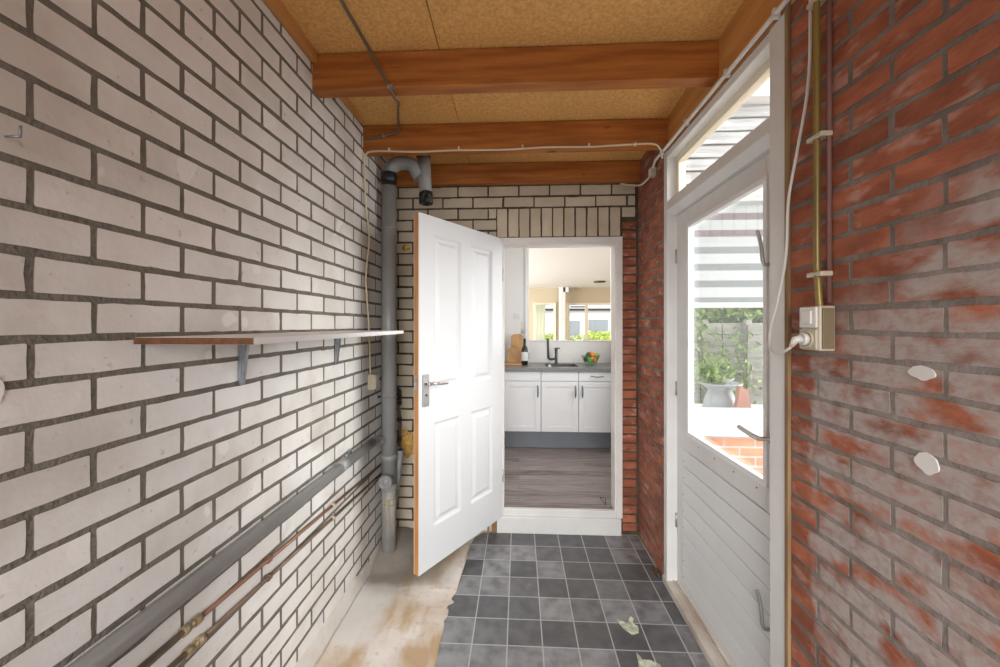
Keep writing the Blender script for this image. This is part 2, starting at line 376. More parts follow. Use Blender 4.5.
def add_bricks(bm, rects, P, h=.0009, jit=.0013, mi=1, step=.032):
    for x0, z0, x1, z1 in rects:
        rn = random.random
        w_, h_ = x1-x0, z1-z0; nx, nz = max(2, int(w_/step)), max(1, int(h_/step)); pts = []
        dz = (rn()-.5)*.0025; dx = (rn()-.5)*.003
        c = .003
        for i in range(nx+1): pts.append((x0+c+(w_-2*c)*i/nx, z0, 0, 1))
        for i in range(nz+1): pts.append((x1, z0+c+(h_-2*c)*i/nz, -1, 0))
        for i in range(nx+1): pts.append((x1-c-(w_-2*c)*i/nx, z1, 0, -1))
        for i in range(nz+1): pts.append((x0, z1-c-(h_-2*c)*i/nz, 1, 0))
        chip = rn() < .25; ci = random.randrange(len(pts)); A = []; B = []
        hh = h*(.7+.6*rn())
        for i, (a, z, ia, iz) in enumerate(pts):
            j = (rn()-.3)*jit*1.6
            if chip and abs(i-ci) <= 1: j += .0035*rn()
            a += ia*j+dx; z += iz*j+dz
            A.append(bm.verts.new(P(a, z, -.003))); B.append(bm.verts.new(P(a+ia*.0005, z+iz*.0005, hh)))
        n = len(A); f = bm.faces.new(B); f.material_index = mi
        for i in range(n):
            f = bm.faces.new((A[i], A[(i+1) % n], B[(i+1) % n], B[i])); f.material_index = 0

XL, XR, YB, YF = -.92, .849, 2.83, -1.8
# left wall
m = MB(); m.box(XL-.1, YF, 0, XL-.0015, YB+.1, 2.80)
rects = courses(YF, YB-.002, .012, 2.664, 1.473, .082, .2212, .691, .0135, 1)
rects = subtract(rects, (YF-1, -.1, YB+1, .02))
add_bricks(m.bm, rects, lambda a, z, h: (XL-.001+h, a, z))
m.build('wall_left', ['mortar', 'white_brick'], label='long wall of white bricks with dark mortar on the left', cat='wall', kind='structure')
# back wall: white left and above the doorway, red pier at the right
DX0, DX1 = -.165, .735
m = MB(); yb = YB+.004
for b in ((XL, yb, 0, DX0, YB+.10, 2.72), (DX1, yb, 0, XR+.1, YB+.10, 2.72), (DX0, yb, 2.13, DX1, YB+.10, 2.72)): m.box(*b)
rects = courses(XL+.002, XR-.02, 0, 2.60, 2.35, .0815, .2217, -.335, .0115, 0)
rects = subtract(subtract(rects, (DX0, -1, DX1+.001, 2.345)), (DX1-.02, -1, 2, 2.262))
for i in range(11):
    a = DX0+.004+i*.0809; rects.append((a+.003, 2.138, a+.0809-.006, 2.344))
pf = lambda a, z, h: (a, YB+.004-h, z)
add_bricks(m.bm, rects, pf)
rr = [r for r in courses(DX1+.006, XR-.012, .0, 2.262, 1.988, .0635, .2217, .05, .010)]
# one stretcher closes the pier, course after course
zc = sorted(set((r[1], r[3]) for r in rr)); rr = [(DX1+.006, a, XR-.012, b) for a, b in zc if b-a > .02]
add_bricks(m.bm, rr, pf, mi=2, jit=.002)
m.build('wall_back', ['mortar_dark', 'white_brick_shaded', 'red_brick'], label='rear wall of white bricks with soldier course and narrow red brick pier around doorway', cat='wall', kind='structure')
# right wall: red, whitewashed near the camera
GY0, GY1, GZ1 = 1.28, 2.318, 2.50
m = MB(); xr = XR+.0015
for b in ((xr, YF, 0, XR+.10, GY0, 2.72), (xr, GY1, 0, XR+.10, YB+.1, 2.70), (xr, GY0, GZ1, XR+.10, GY1, 2.71)): m.box(*b)
rects = courses(YF, YB-.004, .01, 2.70, 1.988, .0635, .2217, .820, .0105, 0)
rects = subtract(rects, (GY0-.0, -1, GY1+.0, 3))
add_bricks(m.bm, rects, lambda a, z, h: (XR+.001-h, a, z), h=.0009, jit=.0024)
m.build('wall_right', ['mortar_washed', 'red_brick_washed'], label='red brick wall with patchy old whitewash on the right', cat='wall', kind='structure')
# rear wall behind the viewer, with a wide opening
m = MB()
for b in ((XL, YF-.1, 0, -.76, YF, 2.85), (.76, YF-.1, 0, XR+.1, YF, 2.85), (-.76, YF-.1, 2.4, .76, YF, 2.85)): m.box(*b)
m.build('wall_front', 'wall_white', label='plain wall with wide opening behind the viewer', cat='wall', kind='structure')
# floor: screeded concrete with a mound at the corner, grid mesh
m = MB(); nx, ny = 61, 150; grid = []
for j in range(ny+1):
    row = []
    for i in range(nx+1):
        x = XL-.05+(XR+.08-XL)*i/nx; y = YF-.1+(YB+.12-YF+.1)*j/ny
        d = math.hypot((x+.86)/.20, (y-2.6)/.30); z = .055*max(0, 1-d*d)**1.2
        z += .003*noise.noise(Vector((x*5, y*5, 0)))-.003 if x < -.42 else -.002
        z += .012*max(0, noise.noise(Vector((x*14, y*14, 3))))*(1 if d < 1.2 else 0)
        row.append(m.bm.verts.new((x, y, z)))
    grid.append(row)
for j in range(ny):
    for i in range(nx):
        f = m.bm.faces.new((grid[j][i], grid[j][i+1], grid[j+1][i+1], grid[j+1][i])); f.smooth = True
m.box(XL-.05, YF-.1, -.10, XR+.03, YB+.02, -.03)
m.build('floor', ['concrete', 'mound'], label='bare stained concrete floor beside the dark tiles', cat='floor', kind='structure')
# coved render along the foot of the left wall
m = MB(); ys = [YF+.0+i*.06 for i in range(76)]; prev = None
for y in ys:
    y = min(y, 2.5); hgt = .125-.035*max(0, y-.9)+.012*noise.noise(Vector((y*4, 0, 0))); wd = .026+.008*noise.noise(Vector((y*5, 4, 0)))
    hgt = max(hgt*(1 if y < 2.2 else .6), .03)
    ring = [m.bm.verts.new(p) for p in ((XL-.003, y, 0-.004), (XL-.003, y, hgt), (XL+.006, y, hgt-.004), (XL+.010, y, hgt*.45), (XL+.016, y, hgt*.12), (XL+wd, y, -.004))]
    if prev:
        for k in range(5): m.bm.faces.new((prev[k], prev[k+1], ring[k+1], ring[k])).smooth = k > 1
        m.bm.faces.new((prev[5], prev[0], ring[0], ring[5]))
    else: m.bm.faces.new(ring[::-1])
    prev = ring
    if y >= 2.5: break
m.bm.faces.new(prev)
m.build('baseboard_left', 'render_skirt', label='rough white render cove along foot of white brick wall', cat='skirting', kind='structure')
# vinyl sheet with a torn left edge
edge = [(-.385, YF+.02), (-.40, .4), (-.392, 1.2), (-.385, 1.55), (-.376, 1.66), (-.366, 1.72), (-.372, 1.80), (-.370, 1.90), (-.373, 1.945), (-.380, 1.953), (-.366, 1.985), (-.368, 2.02), (-.372, 2.045), (-.381, 2.05), (-.378, 2.066), (-.352, 2.085), (-.349, 2.098), (-.368, 2.118), (-.366, 2.13), (-.352, 2.17), (-.349, 2.25), (-.343, 2.35), (-.336, 2.45), (-.338, 2.55), (-.33, 2.65), (-.31, 2.74), (-.26, 2.80), (-.22, 2.812), (-.17, 2.806)]
pts = edge+[(.74, 2.806), (.74, 2.822), (XR-.006, 2.822), (XR-.006, YF+.02)]
m = MB(); m.prism(pts[::-1], lambda a, b, h: (a, b, h), -.001, .0025)
for f in m.bm.faces:
    if abs(f.normal.z) < .5: f.material_index = 0
m.build('vinyl_flooring', ['vinyl'], label='dark grey square-tiled floor covering with a torn left edge', cat='floor covering')
# ceiling: sloping chipboard in two panels, timber plates
def sloped(m, x0, y0, x1, y1, t=.02, mi=0):
    v = [m.bm.verts.new(p) for p in ((x0, y0, ceil_z(y0)), (x1, y0, ceil_z(y0)), (x1, y1, ceil_z(y1)), (x0, y1, ceil_z(y1)), (x0, y0, ceil_z(y0)+t), (x1, y0, ceil_z(y0)+t), (x1, y1, ceil_z(y1)+t), (x0, y1, ceil_z(y1)+t))]
    for q in ((0, 1, 2, 3), (4, 5, 6, 7), (0, 1, 5, 4), (1, 2, 6, 5), (2, 3, 7, 6), (3, 0, 4, 7)): m.bm.faces.new([v[i] for i in q]).material_index = mi
m = MB(); sloped(m, XL-.1, YF-.1, -.352, YB+.12); sloped(m, -.348, YF-.1, XR+.12, YB+.12)
o = m.build('ceiling', 'chipboard', label='sloping chipboard ceiling between orange timber beams', cat='ceiling', kind='structure')
m = MB(); m.box(XL-.12, YF-.15, 2.84, XR+.2, YB+.15, 2.95); m.build('roof', 'wall_white', label='roof slab, unseen, added over the ceiling to block light', cat='roof', kind='structure')  # unseen slab added above the chipboard to block light
m = MB(); m.box(XL-.06, YF, 2.667, XL+.022, 2.22, 2.735, .003)
m.build('trim_1', 'plate', label='thin timber wall plate along top of white brick wall', cat='timber plate', kind='structure')
m = MB(); m.box(XR-.003, YF, GZ1, XR+.09, GY1-.015, 2.74, .004)
m.build('trim_2', 'plate', label='wide timber plate running above the garden door', cat='timber plate', kind='structure')
for i, (y0, zb, lab) in enumerate(((.62, 2.60, 'orange pine ceiling beam overhead, out of sight nearest viewer'), (1.695, 2.548, 'nearest visible orange pine ceiling beam, the largest of three'), (2.262, 2.522, 'middle orange pine ceiling beam with cream cable along its foot'), (2.765, 2.513, 'rearmost orange pine ceiling beam, lying against the white brick wall'))):
    if i == 0: continue
    m = MB(); m.box(XL-.03, y0, zb, XR+.001, y0+.068, ceil_z(y0+.068)-.001, .004)
    m.build('ceiling_beam', 'beam', label=lab, cat='beam', group='ceiling beams')

# ---------------------------------------------------------------- doorway to the kitchen
FR = 'jamb_white'
m = MB()
m.box(DX0, YB-.012, .12, DX0+.052, YB+.035, 2.132, .003); m.box(.694, YB-.012, .12, .738, YB+.035, 2.132, .003); m.box(DX0+.05, YB-.010, 2.090, .696, YB+.035, 2.132, .003)
m.box(.684, YB-.002, .165, .698, YB+.11, 2.10, .002); m.box(DX0+.04, YB-.002, .165, DX0+.056, YB+.11, 2.10, .002); m.box(DX0+.05, YB-.002, 2.078, .69, YB+.11, 2.095, .002)
m.build('trim_3', FR, label='white painted frame of the kitchen doorway', cat='door frame', kind='structure')
m = MB(); m.box(DX0+.051, YB-.006, .118, .695, YB+.028, .168, .004); m.box(DX0+.005, YB-.024, .0, .727, YB+.02, .119, .004)
m.build('trim_4', 'frame_white', label='white painted sill and step below the kitchen doorway', cat='door step', kind='structure')
m = MB(); m.box(-.196, YB-.022, 0, -.162, YB+.004, .125, .003)
m.build('wood_block', 'brown_trim', label='small brown wood strip standing beside the white doorstep', cat='wood strip')

# panelled door, open
leaf = thing('door_1', (-.12, 2.81, .118), 'open white four-panel door with bare orange wood edge', 'door', rz=math.atan2(-.849, -.529), kind='structure')
def leaf_part(m, name, mats, label=None, parent=leaf):
    return m.build(name, mats, parent, local=True, label=label)
W, Hh, T = .813, 2.004, .04
m = MB(); pan = [(.122, 1.01, .357, 1.90), (.457, 1.01, .695, 1.90), (.122, .225, .357, .82), (.457, .225, .695, .82)]
# stiles and rails
for side in (0, 1):
    y0, y1 = (-.016, 0) if side == 0 else (-T, -T+.016)
    for b in ((0, 0, .122, Hh), (.695, 0, W, Hh), (.357, 0, .457, Hh)): m.box(b[0], y0, b[1], b[2], y1, b[3])
    for zz0, zz1 in ((0, .225), (.82, 1.01), (1.90, Hh)):
        m.box(.122, y0, zz0, .357, y1, zz1); m.box(.457, y0, zz0, .695, y1, zz1)
m.box(0, -T+.0155, 0, W, -.0155, Hh)
for x0, z0, x1, z1 in pan:
    for sgn, yo in ((1, -.016), (-1, -T+.016)):
        # sloping moulding then raised field
        def ring(ins, yy): return [m.bm.verts.new(p) for p in ((x0+ins, yy, z0+ins), (x1-ins, yy, z0+ins), (x1-ins, yy, z1-ins), (x0+ins, yy, z1-ins))]
        rs = [ring(0, yo+sgn*.0155), ring(.006, yo+sgn*.011), ring(.014, yo+sgn*.004), ring(.026, yo+sgn*.003), ring(.034, yo+sgn*.006), ring(.050, yo+sgn*.013)]
        for a, b in zip(rs, rs[1:]):
            for k in range(4): m.bm.faces.new((a[k], a[(k+1) % 4], b[(k+1) % 4], b[k]))
        m.bm.faces.new(rs[-1])
leaf_part(m, 'door_panel', 'door_white')
m = MB(); m.box(W-.0005, -T+.006, .001, W+.003, -.004, Hh-.001, .001); leaf_part(m, 'bare_edge', 'raw_edge', 'bare orange wood edge of the door')
m = MB(); m.box(.740, 0, .925, .788, .008, 1.105, .003); pl = leaf_part(m, 'handle_plate', 'satin')
m = MB(); m.tube([(.764, .004, 1.055), (.764, .045, 1.055)], .009); m.tube(smooth_path([(.764, .045, 1.055), (.74, .055, 1.056), (.69, .056, 1.050), (.635, .052, 1.048)]), [.009]*18+[.007])
leaf_part(m, 'door_lever', 'chrome')
m = MB(); m.lathe([(.008, 0), (.008, .003), (.003, .004)], (.764, .008, .99), axis='y', n=12); leaf_part(m, 'keyhole', 'dark_steel')
m = MB(); m.box(W+.002, -.03, 1.02, W+.0042, -.012, 1.10, 0); m.box(W+.003, -.026, 1.045, W+.010, -.016, 1.065, .002); leaf_part(m, 'latch', 'satin')
for z in (.25, 1.7):
    m = MB(); m.tube([(-.008, -.004, z), (-.008, -.004, z+.09)], .007); leaf_part(m, 'hinge', 'satin')

# ---------------------------------------------------------------- garden door, frame and transom
m = MB(); fw = 'frame_white'
m.box(XR-.006, 2.270, 0, XR+.10, 2.318, 2.495, .004)                    # far stile
m.box(XR-.006, 1.278, 0, XR+.10, 1.358, 2.495, .004)                    # near stile
m.box(XR-.004, 1.355, 2.455, XR+.10, 2.272, 2.493, .004)                # head
m.box(XR-.005, 1.355, 2.150, XR+.10, 2.272, 2.206, .004)                # transom bar
m.prism([(XR-.005, 2.152), (XR+.03, 2.122), (XR+.10, 2.122), (XR+.10, 2.152)], lambda a, b, h: (a, h, b), 1.356, 2.271)
o = m.build('trim_5', fw, label='white painted timber frame around garden door and fanlight', cat='door frame', kind='structure')
m = MB(); m.box(XR-.012, 1.28, 0, XR+.045, 2.33, .040, .004); m.box(XR+.045, 1.28, 0, XR+.12, 2.318, .046, .004)
m.box(XR+.028, 1.36, .039, XR+.034, 2.27, .047)
m.build('trim_6', 'worn_sill', label='worn bare timber threshold below the garden door', cat='threshold', kind='structure')
win = thing('window_1', (XR+.06, 1.815, 2.206), 'narrow fanlight window above the white garden door', 'window', kind='structure')
m = MB()
for b in ((1.36, 2.206, 2.27, 2.222), (1.36, 2.420, 2.27, 2.456), (2.235, 2.222, 2.27, 2.42), (1.36, 2.222, 1.40, 2.42)): m.box(XR+.045, b[0], b[1], XR+.085, b[2], b[3], .003)
m.build('window_frame', 'cream_paint', win)
m = MB(); m.box(XR+.06, 1.39, 2.215, XR+.064, 2.24, 2.43); m.build('window_pane', 'glass', win)
LX = .898
door2 = thing('door_2', (LX, 1.81, .05), 'white half-glazed garden door with horizontal boards in lower half', 'door', kind='structure')
m = MB(); x0, x1 = LX, LX+.028; gy0, gy1, gz0, gz1 = 1.463, 2.115, .922, 2.030
for b in ((1.362, .055, gy0, 2.119), (gy1, .055, 2.264, 2.119), (gy0, gz1, gy1, 2.119), (gy0, .825, gy1, gz0), (gy0, .055, gy1, .10)): m.box(x0, b[0], b[1], x1, b[2], b[3], .002)
m.build('leaf_frame', fw, door2)
m = MB()
for b in ((gy0-.012, gz0-.012, gy1+.012, gz0+.012), (gy0-.012, gz1-.012, gy1+.012, gz1+.012), (gy0-.012, gz0+.012, gy0+.010, gz1-.012), (gy1-.010, gz0+.012, gy1+.012, gz1-.012)): m.box(LX-.007, b[0], b[1], LX+.02, b[2], b[3], .003)
m.build('glazing_bead', 'bright_white', door2)
m = MB(); m.box(LX+.021, gy0-.005, gz0-.005, LX+.025, gy1+.005, gz1+.005); m.build('window_pane', 'glass', door2)
m = MB(); z = .100
while z < .82:
    m.box(LX+.006, gy0-.105 if False else gy0-.008, z+.001, LX+.03, gy1+.062, min(z+.0885, .828), .003); z += .0905
m.box(LX+.012, gy0-.01, .10, LX+.028, gy1+.06, .826)
m.build('lower_panel', 'white_paint', door2)
# cut the stile look: boards lie on the far stile
m = MB()
z = .100
while z < .82:
    m.box(LX-.004, gy0-.085, z+.0015, LX+.003, 2.178, min(z+.0880, .828), .0022); z += .0905
m.build('board_cladding', 'white_paint', door2)
m = MB()
for k in range(8): m.lathe([(.003, 0), (.003, -.002), (.001, -.0025)], (LX-.0035, 2.172, .125+.0905*k), axis='x', n=8)
for k in range(4): m.lathe([(.003, 0), (.003, -.002), (.001, -.0025)], (LX, 1.52+.16*k, .885), axis='x', n=8)
m.build('nail_heads', 'dark_steel', door2)
m = MB(); m.lathe([(.018, 0), (.018, -.006), (.008, -.008), (.008, -.04)], (LX, 1.435, 1.094), axis='x', n=16)
m.tube(smooth_path([(LX-.04, 1.435, 1.094), (LX-.045, 1.47, 1.096), (LX-.047, 1.52, 1.102), (LX-.046, 1.555, 1.106)]), .009); m.build('door_lever', 'alu', door2)
for zc_, up in ((1.78, 1), (.475, 1)):
    m = MB(); m.tube(smooth_path([(LX, 1.44, zc_-.062), (LX-.018, 1.441, zc_-.064), (LX-.026, 1.443, zc_-.045), (LX-.027, 1.448, zc_), (LX-.032, 1.455, zc_+.045), (LX-.036, 1.458, zc_+.062)]), .0065, n=10)
    m.build('pull_handle', 'satin', door2)
for z in (.35, 1.1, 1.85):
    m = MB(); m.tube([(LX-.004, 2.267, z), (LX-.004, 2.267, z+.08)], .005, n=8); m.build('hinge', 'satin', door2)
m = MB(); m.box(XR-.009, 1.262, 0, XR+.06, 1.279, 2.72, .002); m.build('trim_7', 'brown_trim', label='thin brown timber strip between garden door frame and whitewashed brick', cat='strip', kind='structure')

# ---------------------------------------------------------------- shelf
sh = thing('wall_shelf', (XL, 1.48, 1.452), 'long white shelf with dark brown raw end on white brick wall', 'shelf')
m = MB(); m.box(XL+.004, .887, 1.4535, -.622, 2.08, 1.4705, .0008); m.build('shelf_board', 'bright_white', sh)
m = MB(); m.box(XL+.004, .8845, 1.454, -.6225, .8875, 1.470); m.build('raw_end', 'brown_edge', sh, label='dark brown raw chipboard end')
for y in (1.244, 1.91):
    m = MB(); P = lambda a, b, h: (a, h, b)
    m.prism([(XL+.003, 1.452), (XL+.003, 1.305), (XL+.011, 1.303), (XL+.011, 1.446), (XL+.20, 1.446), (XL+.20, 1.452)], P, y-.011, y+.011)
    m.prism([(XL+.010, 1.447), (XL+.010, 1.315), (XL+.014, 1.315), (XL+.028, 1.435), (XL+.05, 1.447)], P, y-.007, y+.007)
    m.build('bracket', 'galv', sh)
m = MB(); m.tube([(XL+.001, .655, 1.838), (XL+.026, .657, 1.838)], .0022, n=8); m.tube([(XL+.026, .657, 1.836), (XL+.027, .657, 1.858)], .0022, n=8)
m.build('wall_hook', 'galv', label='small L-shaped metal hook screwed into upper white brick wall', cat='hook')

# ---------------------------------------------------------------- drain pipe stack
DP = Vector((-.845, 2.5, 0)); R = .0475
st = thing('drain_pipe', (-.845, 2.5, 0), 'thick grey plastic soil pipe standing in corner with swan-neck top', 'pipe')
m = MB(); m.tube([(DP.x, 2.5, .46), (DP.x, 2.5, 2.40)], R, 24); m.build('upright_pipe', 'grey_pvc', st)
m = MB(); m.tube([(DP.x, 2.5, -.01), (DP.x-.002, 2.5, .3), (DP.x, 2.5, .47)], [R*.98, R*.97, R*.98], 24); m.build('lower_pipe', 'grey_pvc_dirty', st, label='cement-smeared lower length')
for z, hgt in ((1.025, .012), (2.12, .012), (.63, .03), (.43, .04)):
    m = MB(); m.lathe([(R, 0), (R+.004, .002), (R+.004, hgt-.002), (R, hgt)], (DP.x, 2.5, z), 24); m.build('pipe_collar', 'grey_pvc', st)
m = MB(); m.lathe([(R+.001, 0), (R+.005, .004), (R+.004, .03), (R+.005, .058), (R+.001, .062)], (DP.x, 2.5, 2.425), 24); m.build('rubber_sleeve', 'rubber', st, label='black rubber sleeve below the bend')
m = MB(); arc = [(DP.x, 2.5, 2.46), (DP.x, 2.5, 2.475)]
cx, rz_ = -.762, .078
for k in range(11):
    a = math.pi-k*math.pi*.80/10; arc.append((cx+.083*math.cos(a)+(.02 if k > 5 else 0)*(k-5)/5, 2.5, 2.475+rz_*math.sin(a)))
arc.append((-.640, 2.5, 2.455))
m.tube(arc, R-.003, 20); m.build('pipe_bend', 'grey_pvc', st)
m = MB(); m.tube([(-.618, 2.5, 2.60), (-.604, 2.5, 2.33)], R-.006, 24); m.build('branch_pipe', 'grey_pvc', st)
m = MB(); m.tube([(-.620, 2.5, ceil_z(2.5)+.01), (-.618, 2.5, 2.585)], R-.002, 24); m.build('rubber_sleeve', 'rubber', st, label='black rubber sleeve under the ceiling')
m = MB(); m.lathe([(R-.005, .075), (R-.003, .06), (R-.003, 0), (R-.012, -.004), (.02, -.004), (.012, .02)], (-.602, 2.5, 2.285), 20); m.blob((-.585, 2.462, 2.30), (.022, .018, .03), 2, .5, 10)
m.build('rubber_sleeve', 'rubber', st, label='torn black rubber end of the branch pipe')
m = MB(); m.lathe([(.045, 0), (.045, -.05), (.042, -.055), (.030, -.056), (.028, -.050), (.020, -.050), (.018, -.056), (.001, -.056)], (DP.x, 2.5-R+.02, .505), 24, axis='y')
m.build('access_cap', 'grey_pvc', st)
m = MB()
for z in (.335, .372): m.lathe([(R, 0), (R+.002, .001), (R+.002, .007), (R, .008)], (DP.x, 2.5, z), 24)
m.tube([(DP.x-.012, 2.5-R-.001, .345), (DP.x-.016, 2.5-R-.001, .375)], .004, 6); m.tube([(DP.x+.012, 2.5-R-.001, .375), (DP.x+.016, 2.5-R-.001, .345)], .004, 6)
m.tube([(DP.x+.014, 2.5-R-.001, .335), (DP.x+.016, 2.5-R-.001, .215), (DP.x-.022, 2.5-R+.001, .205)], .002, 6)
m.build('tape', 'tape', st, label='yellowed tape bands')
m = MB(); m.box(XL+.0, 2.497, 1.025, DP.x-R+.003, 2.503, 1.04); m.build('pipe_bracket', 'rubber', st)
# slanting open pipe end, valve, foam
m = MB(); a, b = Vector((-.842, 2.60, .30)), Vector((-.795, 2.575, .665))
m.tube([a, b], .024, 16); m.tube([b, b+(b-a).normalized()*.003], .018, 16, mi=1)
m.build('waste_spout', ['grey_pvc', 'rubber'], label='short open-ended grey pipe slanting behind the soil pipe', cat='pipe')
v = thing('stop_valve', (-.875, 2.72, .66), 'black stop valve on thin dark pipe between soil pipe and door', 'valve')
m = MB(); m.tube(smooth_path([(-.868, 2.79, 1.0), (-.872, 2.79, .9), (-.862, 2.79, .8), (-.87, 2.79, .62)]), .011, 10); m.build('pipe', 'dark_copper', v)
m = MB(); m.tube([(-.868, 2.78, .96), (-.868, 2.78, 1.03)], .02, 12); m.lathe([(.012, 0), (.012, -.04), (.026, -.045), (.026, -.06), (.01, -.065)], (-.862, 2.77, 1.03), 12, axis='y'); m.build('valve_body', 'rubber', v)
for z in (.66, .80, .92):
    m = MB(); m.lathe([(.012, 0), (.017, .003), (.017, .03), (.012, .033)], (-.866, 2.79, z), 8, smooth=False); m.build('coupling', 'rubber', v)
m = MB(); m.blob((-.815, 2.835, .62), (.055, .035, .09), 3, .7, 9, seed=2); m.blob((-.845, 2.835, .68), (.035, .03, .05), 3, .6, 9, seed=5)
m.build('foam_patch', 'foam', label='large orange expanding-foam lump on white bricks low behind pipes', cat='foam')
m = MB(); m.blob((-.827, 2.830, 2.07), (.027, .018, .024), 3, .5, 9, seed=4); m.build('foam_patch', 'foam', label='small round ochre foam plug high on rear wall beside door top', cat='foam')

# horizontal pipes along the left wall
hp = thing('waste_pipe', (-.885, 1.0, .79), 'grey plastic waste pipe running low along the white brick wall', 'pipe')
m = MB(); m.tube([(-.885, YF+.05, .815), (-.885, 2.33, .788)], .025, 20); m.tube(smooth_path([(-.885, 2.33, .788), (-.885, 2.40, .783), (-.87, 2.455, .76)]), .025, 20); m.build('pipe', 'grey_pvc', hp)
for y in (1.88,):
    m = MB(); m.tube([(-.885, y, .795), (-.885, y+.10, .793)], .0285, 20); m.build('pipe_collar', 'grey_pvc', hp)
m = MB(); m.box(XL, 2.05, .735, -.905, 2.075, .83, .002); m.build('pipe_bracket', 'galv', hp)
def cu(z0, z1, mname, lab, fy):
    t = thing('copper_pipe', (-.905, fy, z0), lab, 'pipe')
    sl = lambda y: z0+(z1-z0)*(y-.915)/(2.596-.915)
    m = MB(); m.tube([(-.905, YF+.05, sl(YF)), (-.905, fy, sl(fy))], .0085, 10); m.build('near_pipe', 'dark_copper', t, label='dark grey-brown near length')
    m = MB(); m.tube([(-.905, fy, sl(fy)), (-.905, 2.62, sl(2.62))], .0072, 10); m.build('pipe', mname, t)
    m = MB(); n = 6
    for a, b, r in ((-.03, -.008, .0135), (-.008, .010, .0105), (.010, .030, .0135)): m.tube([(-.905, fy+a, sl(fy+a)), (-.905, fy+b, sl(fy+b))], r, 6)
    m.build('compression_fitting', 'brass', t)
    for y in (1.845, 1.36):
        m = MB(); m.tube([(-.905, y, sl(y)), (-.905, y+.016, sl(y))], .012, 12); m.box(XL, y+.002, sl(y)-.006, -.905, y+.014, sl(y)+.006)
        m.build('pipe_clip', 'cream_plastic' if y > 1.5 else mname, t)
cu(.677, .580, 'copper', 'upper of two thin copper pipes running under the grey waste pipe', 1.035)
cu(.612, .520, 'dark_copper', 'lower of two thin pipes low on white brick wall, darker brown', 1.045)

# ---------------------------------------------------------------- cables
j = thing('junction_box', (XL, 2.385, 1.10), 'small cream junction box on white brick wall behind the shelf end', 'junction box')
m = MB(); m.box(XL, 2.325, 1.105, XL+.045, 2.405, 1.20, .006); m.build('box', 'cream_plastic', j)
m = MB(); m.box(XL+.044, 2.332, 1.112, XL+.049, 2.398, 1.193, .002); m.build('lid', 'white_plastic', j)
m = MB(); zc_ = 2.510
p = [(XL+.012, 2.345, 1.20), (XL+.012, 2.32, 1.5), (XL+.014, 2.27, 1.78), (XL+.012, 2.325, 2.02), (XL+.014, 2.27, 2.22), (XL+.012, 2.25, 2.44), (XL+.02, 2.25, 2.495), (XL+.07, 2.25, 2.520)]
p += [(-.6, 2.252, 2.512), (-.35, 2.252, 2.516), (-.1, 2.252, 2.513), (.15, 2.252, 2.522), (.4, 2.252, 2.519), (.62, 2.252, 2.527), (.76, 2.252, 2.528), (.808, 2.27, 2.500), (.826, 2.29, 2.46)]
m.tube(smooth_path(p, 6), .0055, 8); cab = m.build('beam_cable', 'cream_cable', label='cream cable from wall junction box running along foot of middle beam', cat='cable')
for x in (-.76, -.35, .02, .4, .66):
    m = MB(); m.box(x-.004, 2.243, 2.520, x+.004, 2.263, 2.536, .001); m.build('cable_clip', 'white_plastic', cab)
c2 = thing('wall_conduit', (.83, 1.8, 2.49), 'white conduit running along top edge of the garden door frame', 'conduit')
m = MB(); m.tube([(.831, .2, 2.512), (.831, 2.42, 2.505), (.831, 2.47, 2.47)], .0085, 12); m.build('tube', 'white_cable', c2)
for y in (1.30, 1.60, 1.98, 2.31):
    m = MB(); m.box(.822, y, 2.494, XR-.004, y+.014, 2.526, .002); m.build('conduit_clip', 'white_plastic', c2)
j = thing('junction_box', (.835, 2.49, 2.44), 'small cream connector box at top of far red brick pier', 'junction box')
m = MB(); m.box(.815, 2.455, 2.425, XR, 2.50, 2.48, .004); m.build('box', 'cream_plastic', j)
m = MB(); m.box(.812, 2.460, 2.432, .816, 2.495, 2.473, .001); m.build('lid', 'white_plastic', j)
m = MB(); m.tube(smooth_path([(.83, 2.50, 2.44), (.80, 2.60, 2.42), (.76, 2.70, 2.455), (.735, 2.745, 2.475), (.71, 2.762, 2.488)]), .006, 8)
m.build('short_cable', 'cream_cable', label='short cream cable sagging from connector box to rearmost beam', cat='cable')
m = MB(); m.tube(smooth_path([(-.67, .9, ceil_z(.9)-.006), (-.667, 1.43, ceil_z(1.43)-.006), (-.661, 1.54, ceil_z(1.54)-.008), (-.652, 1.682, 2.70), (-.61, 1.687, 2.62), (-.564, 1.687, 2.536), (-.566, 1.77, 2.536), (-.60, 1.92, 2.61), (-.66, 2.1, 2.675), (-.700, 2.235, 2.665), (-.702, 2.252, 2.64), (-.76, 2.254, 2.618), (-.83, 2.254, 2.603), (-.91, 2.254, 2.592)]), .0068, 8)
cc = m.build('ceiling_cable', 'grey_cable', label='dark cable hanging from chipboard ceiling past nearest beam to left wall', cat='cable')
m = MB(); m.box(-.577, 1.676, 2.538, -.551, 1.696, 2.554, .002); m.build('cable_clip', 'satin', cc)
m = MB(); m.box(-.80, 2.245, 2.603, -.786, 2.264, 2.622, .002); m.build('cable_clip', 'satin', cc)
co_ = thing('conduit_pipe', (.835, 1.125, 1.55), 'yellow-brown painted conduit dropping to the socket on washed brick', 'conduit')
m = MB(); m.tube(smooth_path([(.822, 1.122, 2.76), (.824, 1.122, 2.3), (.824, 1.122, 1.72), (.822, 1.115, 1.62), (.822, 1.108, 1.54)], 4), .0082, 12); m.build('tube', 'brass_paint', co_)
for z in (2.40, 2.02, 1.64):
    m = MB(); m.box(.815, 1.095, z-.007, XR-.001, 1.150, z+.007, .003); m.build('conduit_clip', 'cream_plastic', co_)
m = MB(); m.tube([(.8425, 1.103, 2.74), (.8425, 1.103, 1.56)], .0062, 12); m.build('conduit_pipe', 'red_pipe', label='dull red-painted conduit directly behind the yellow-brown conduit', cat='conduit')
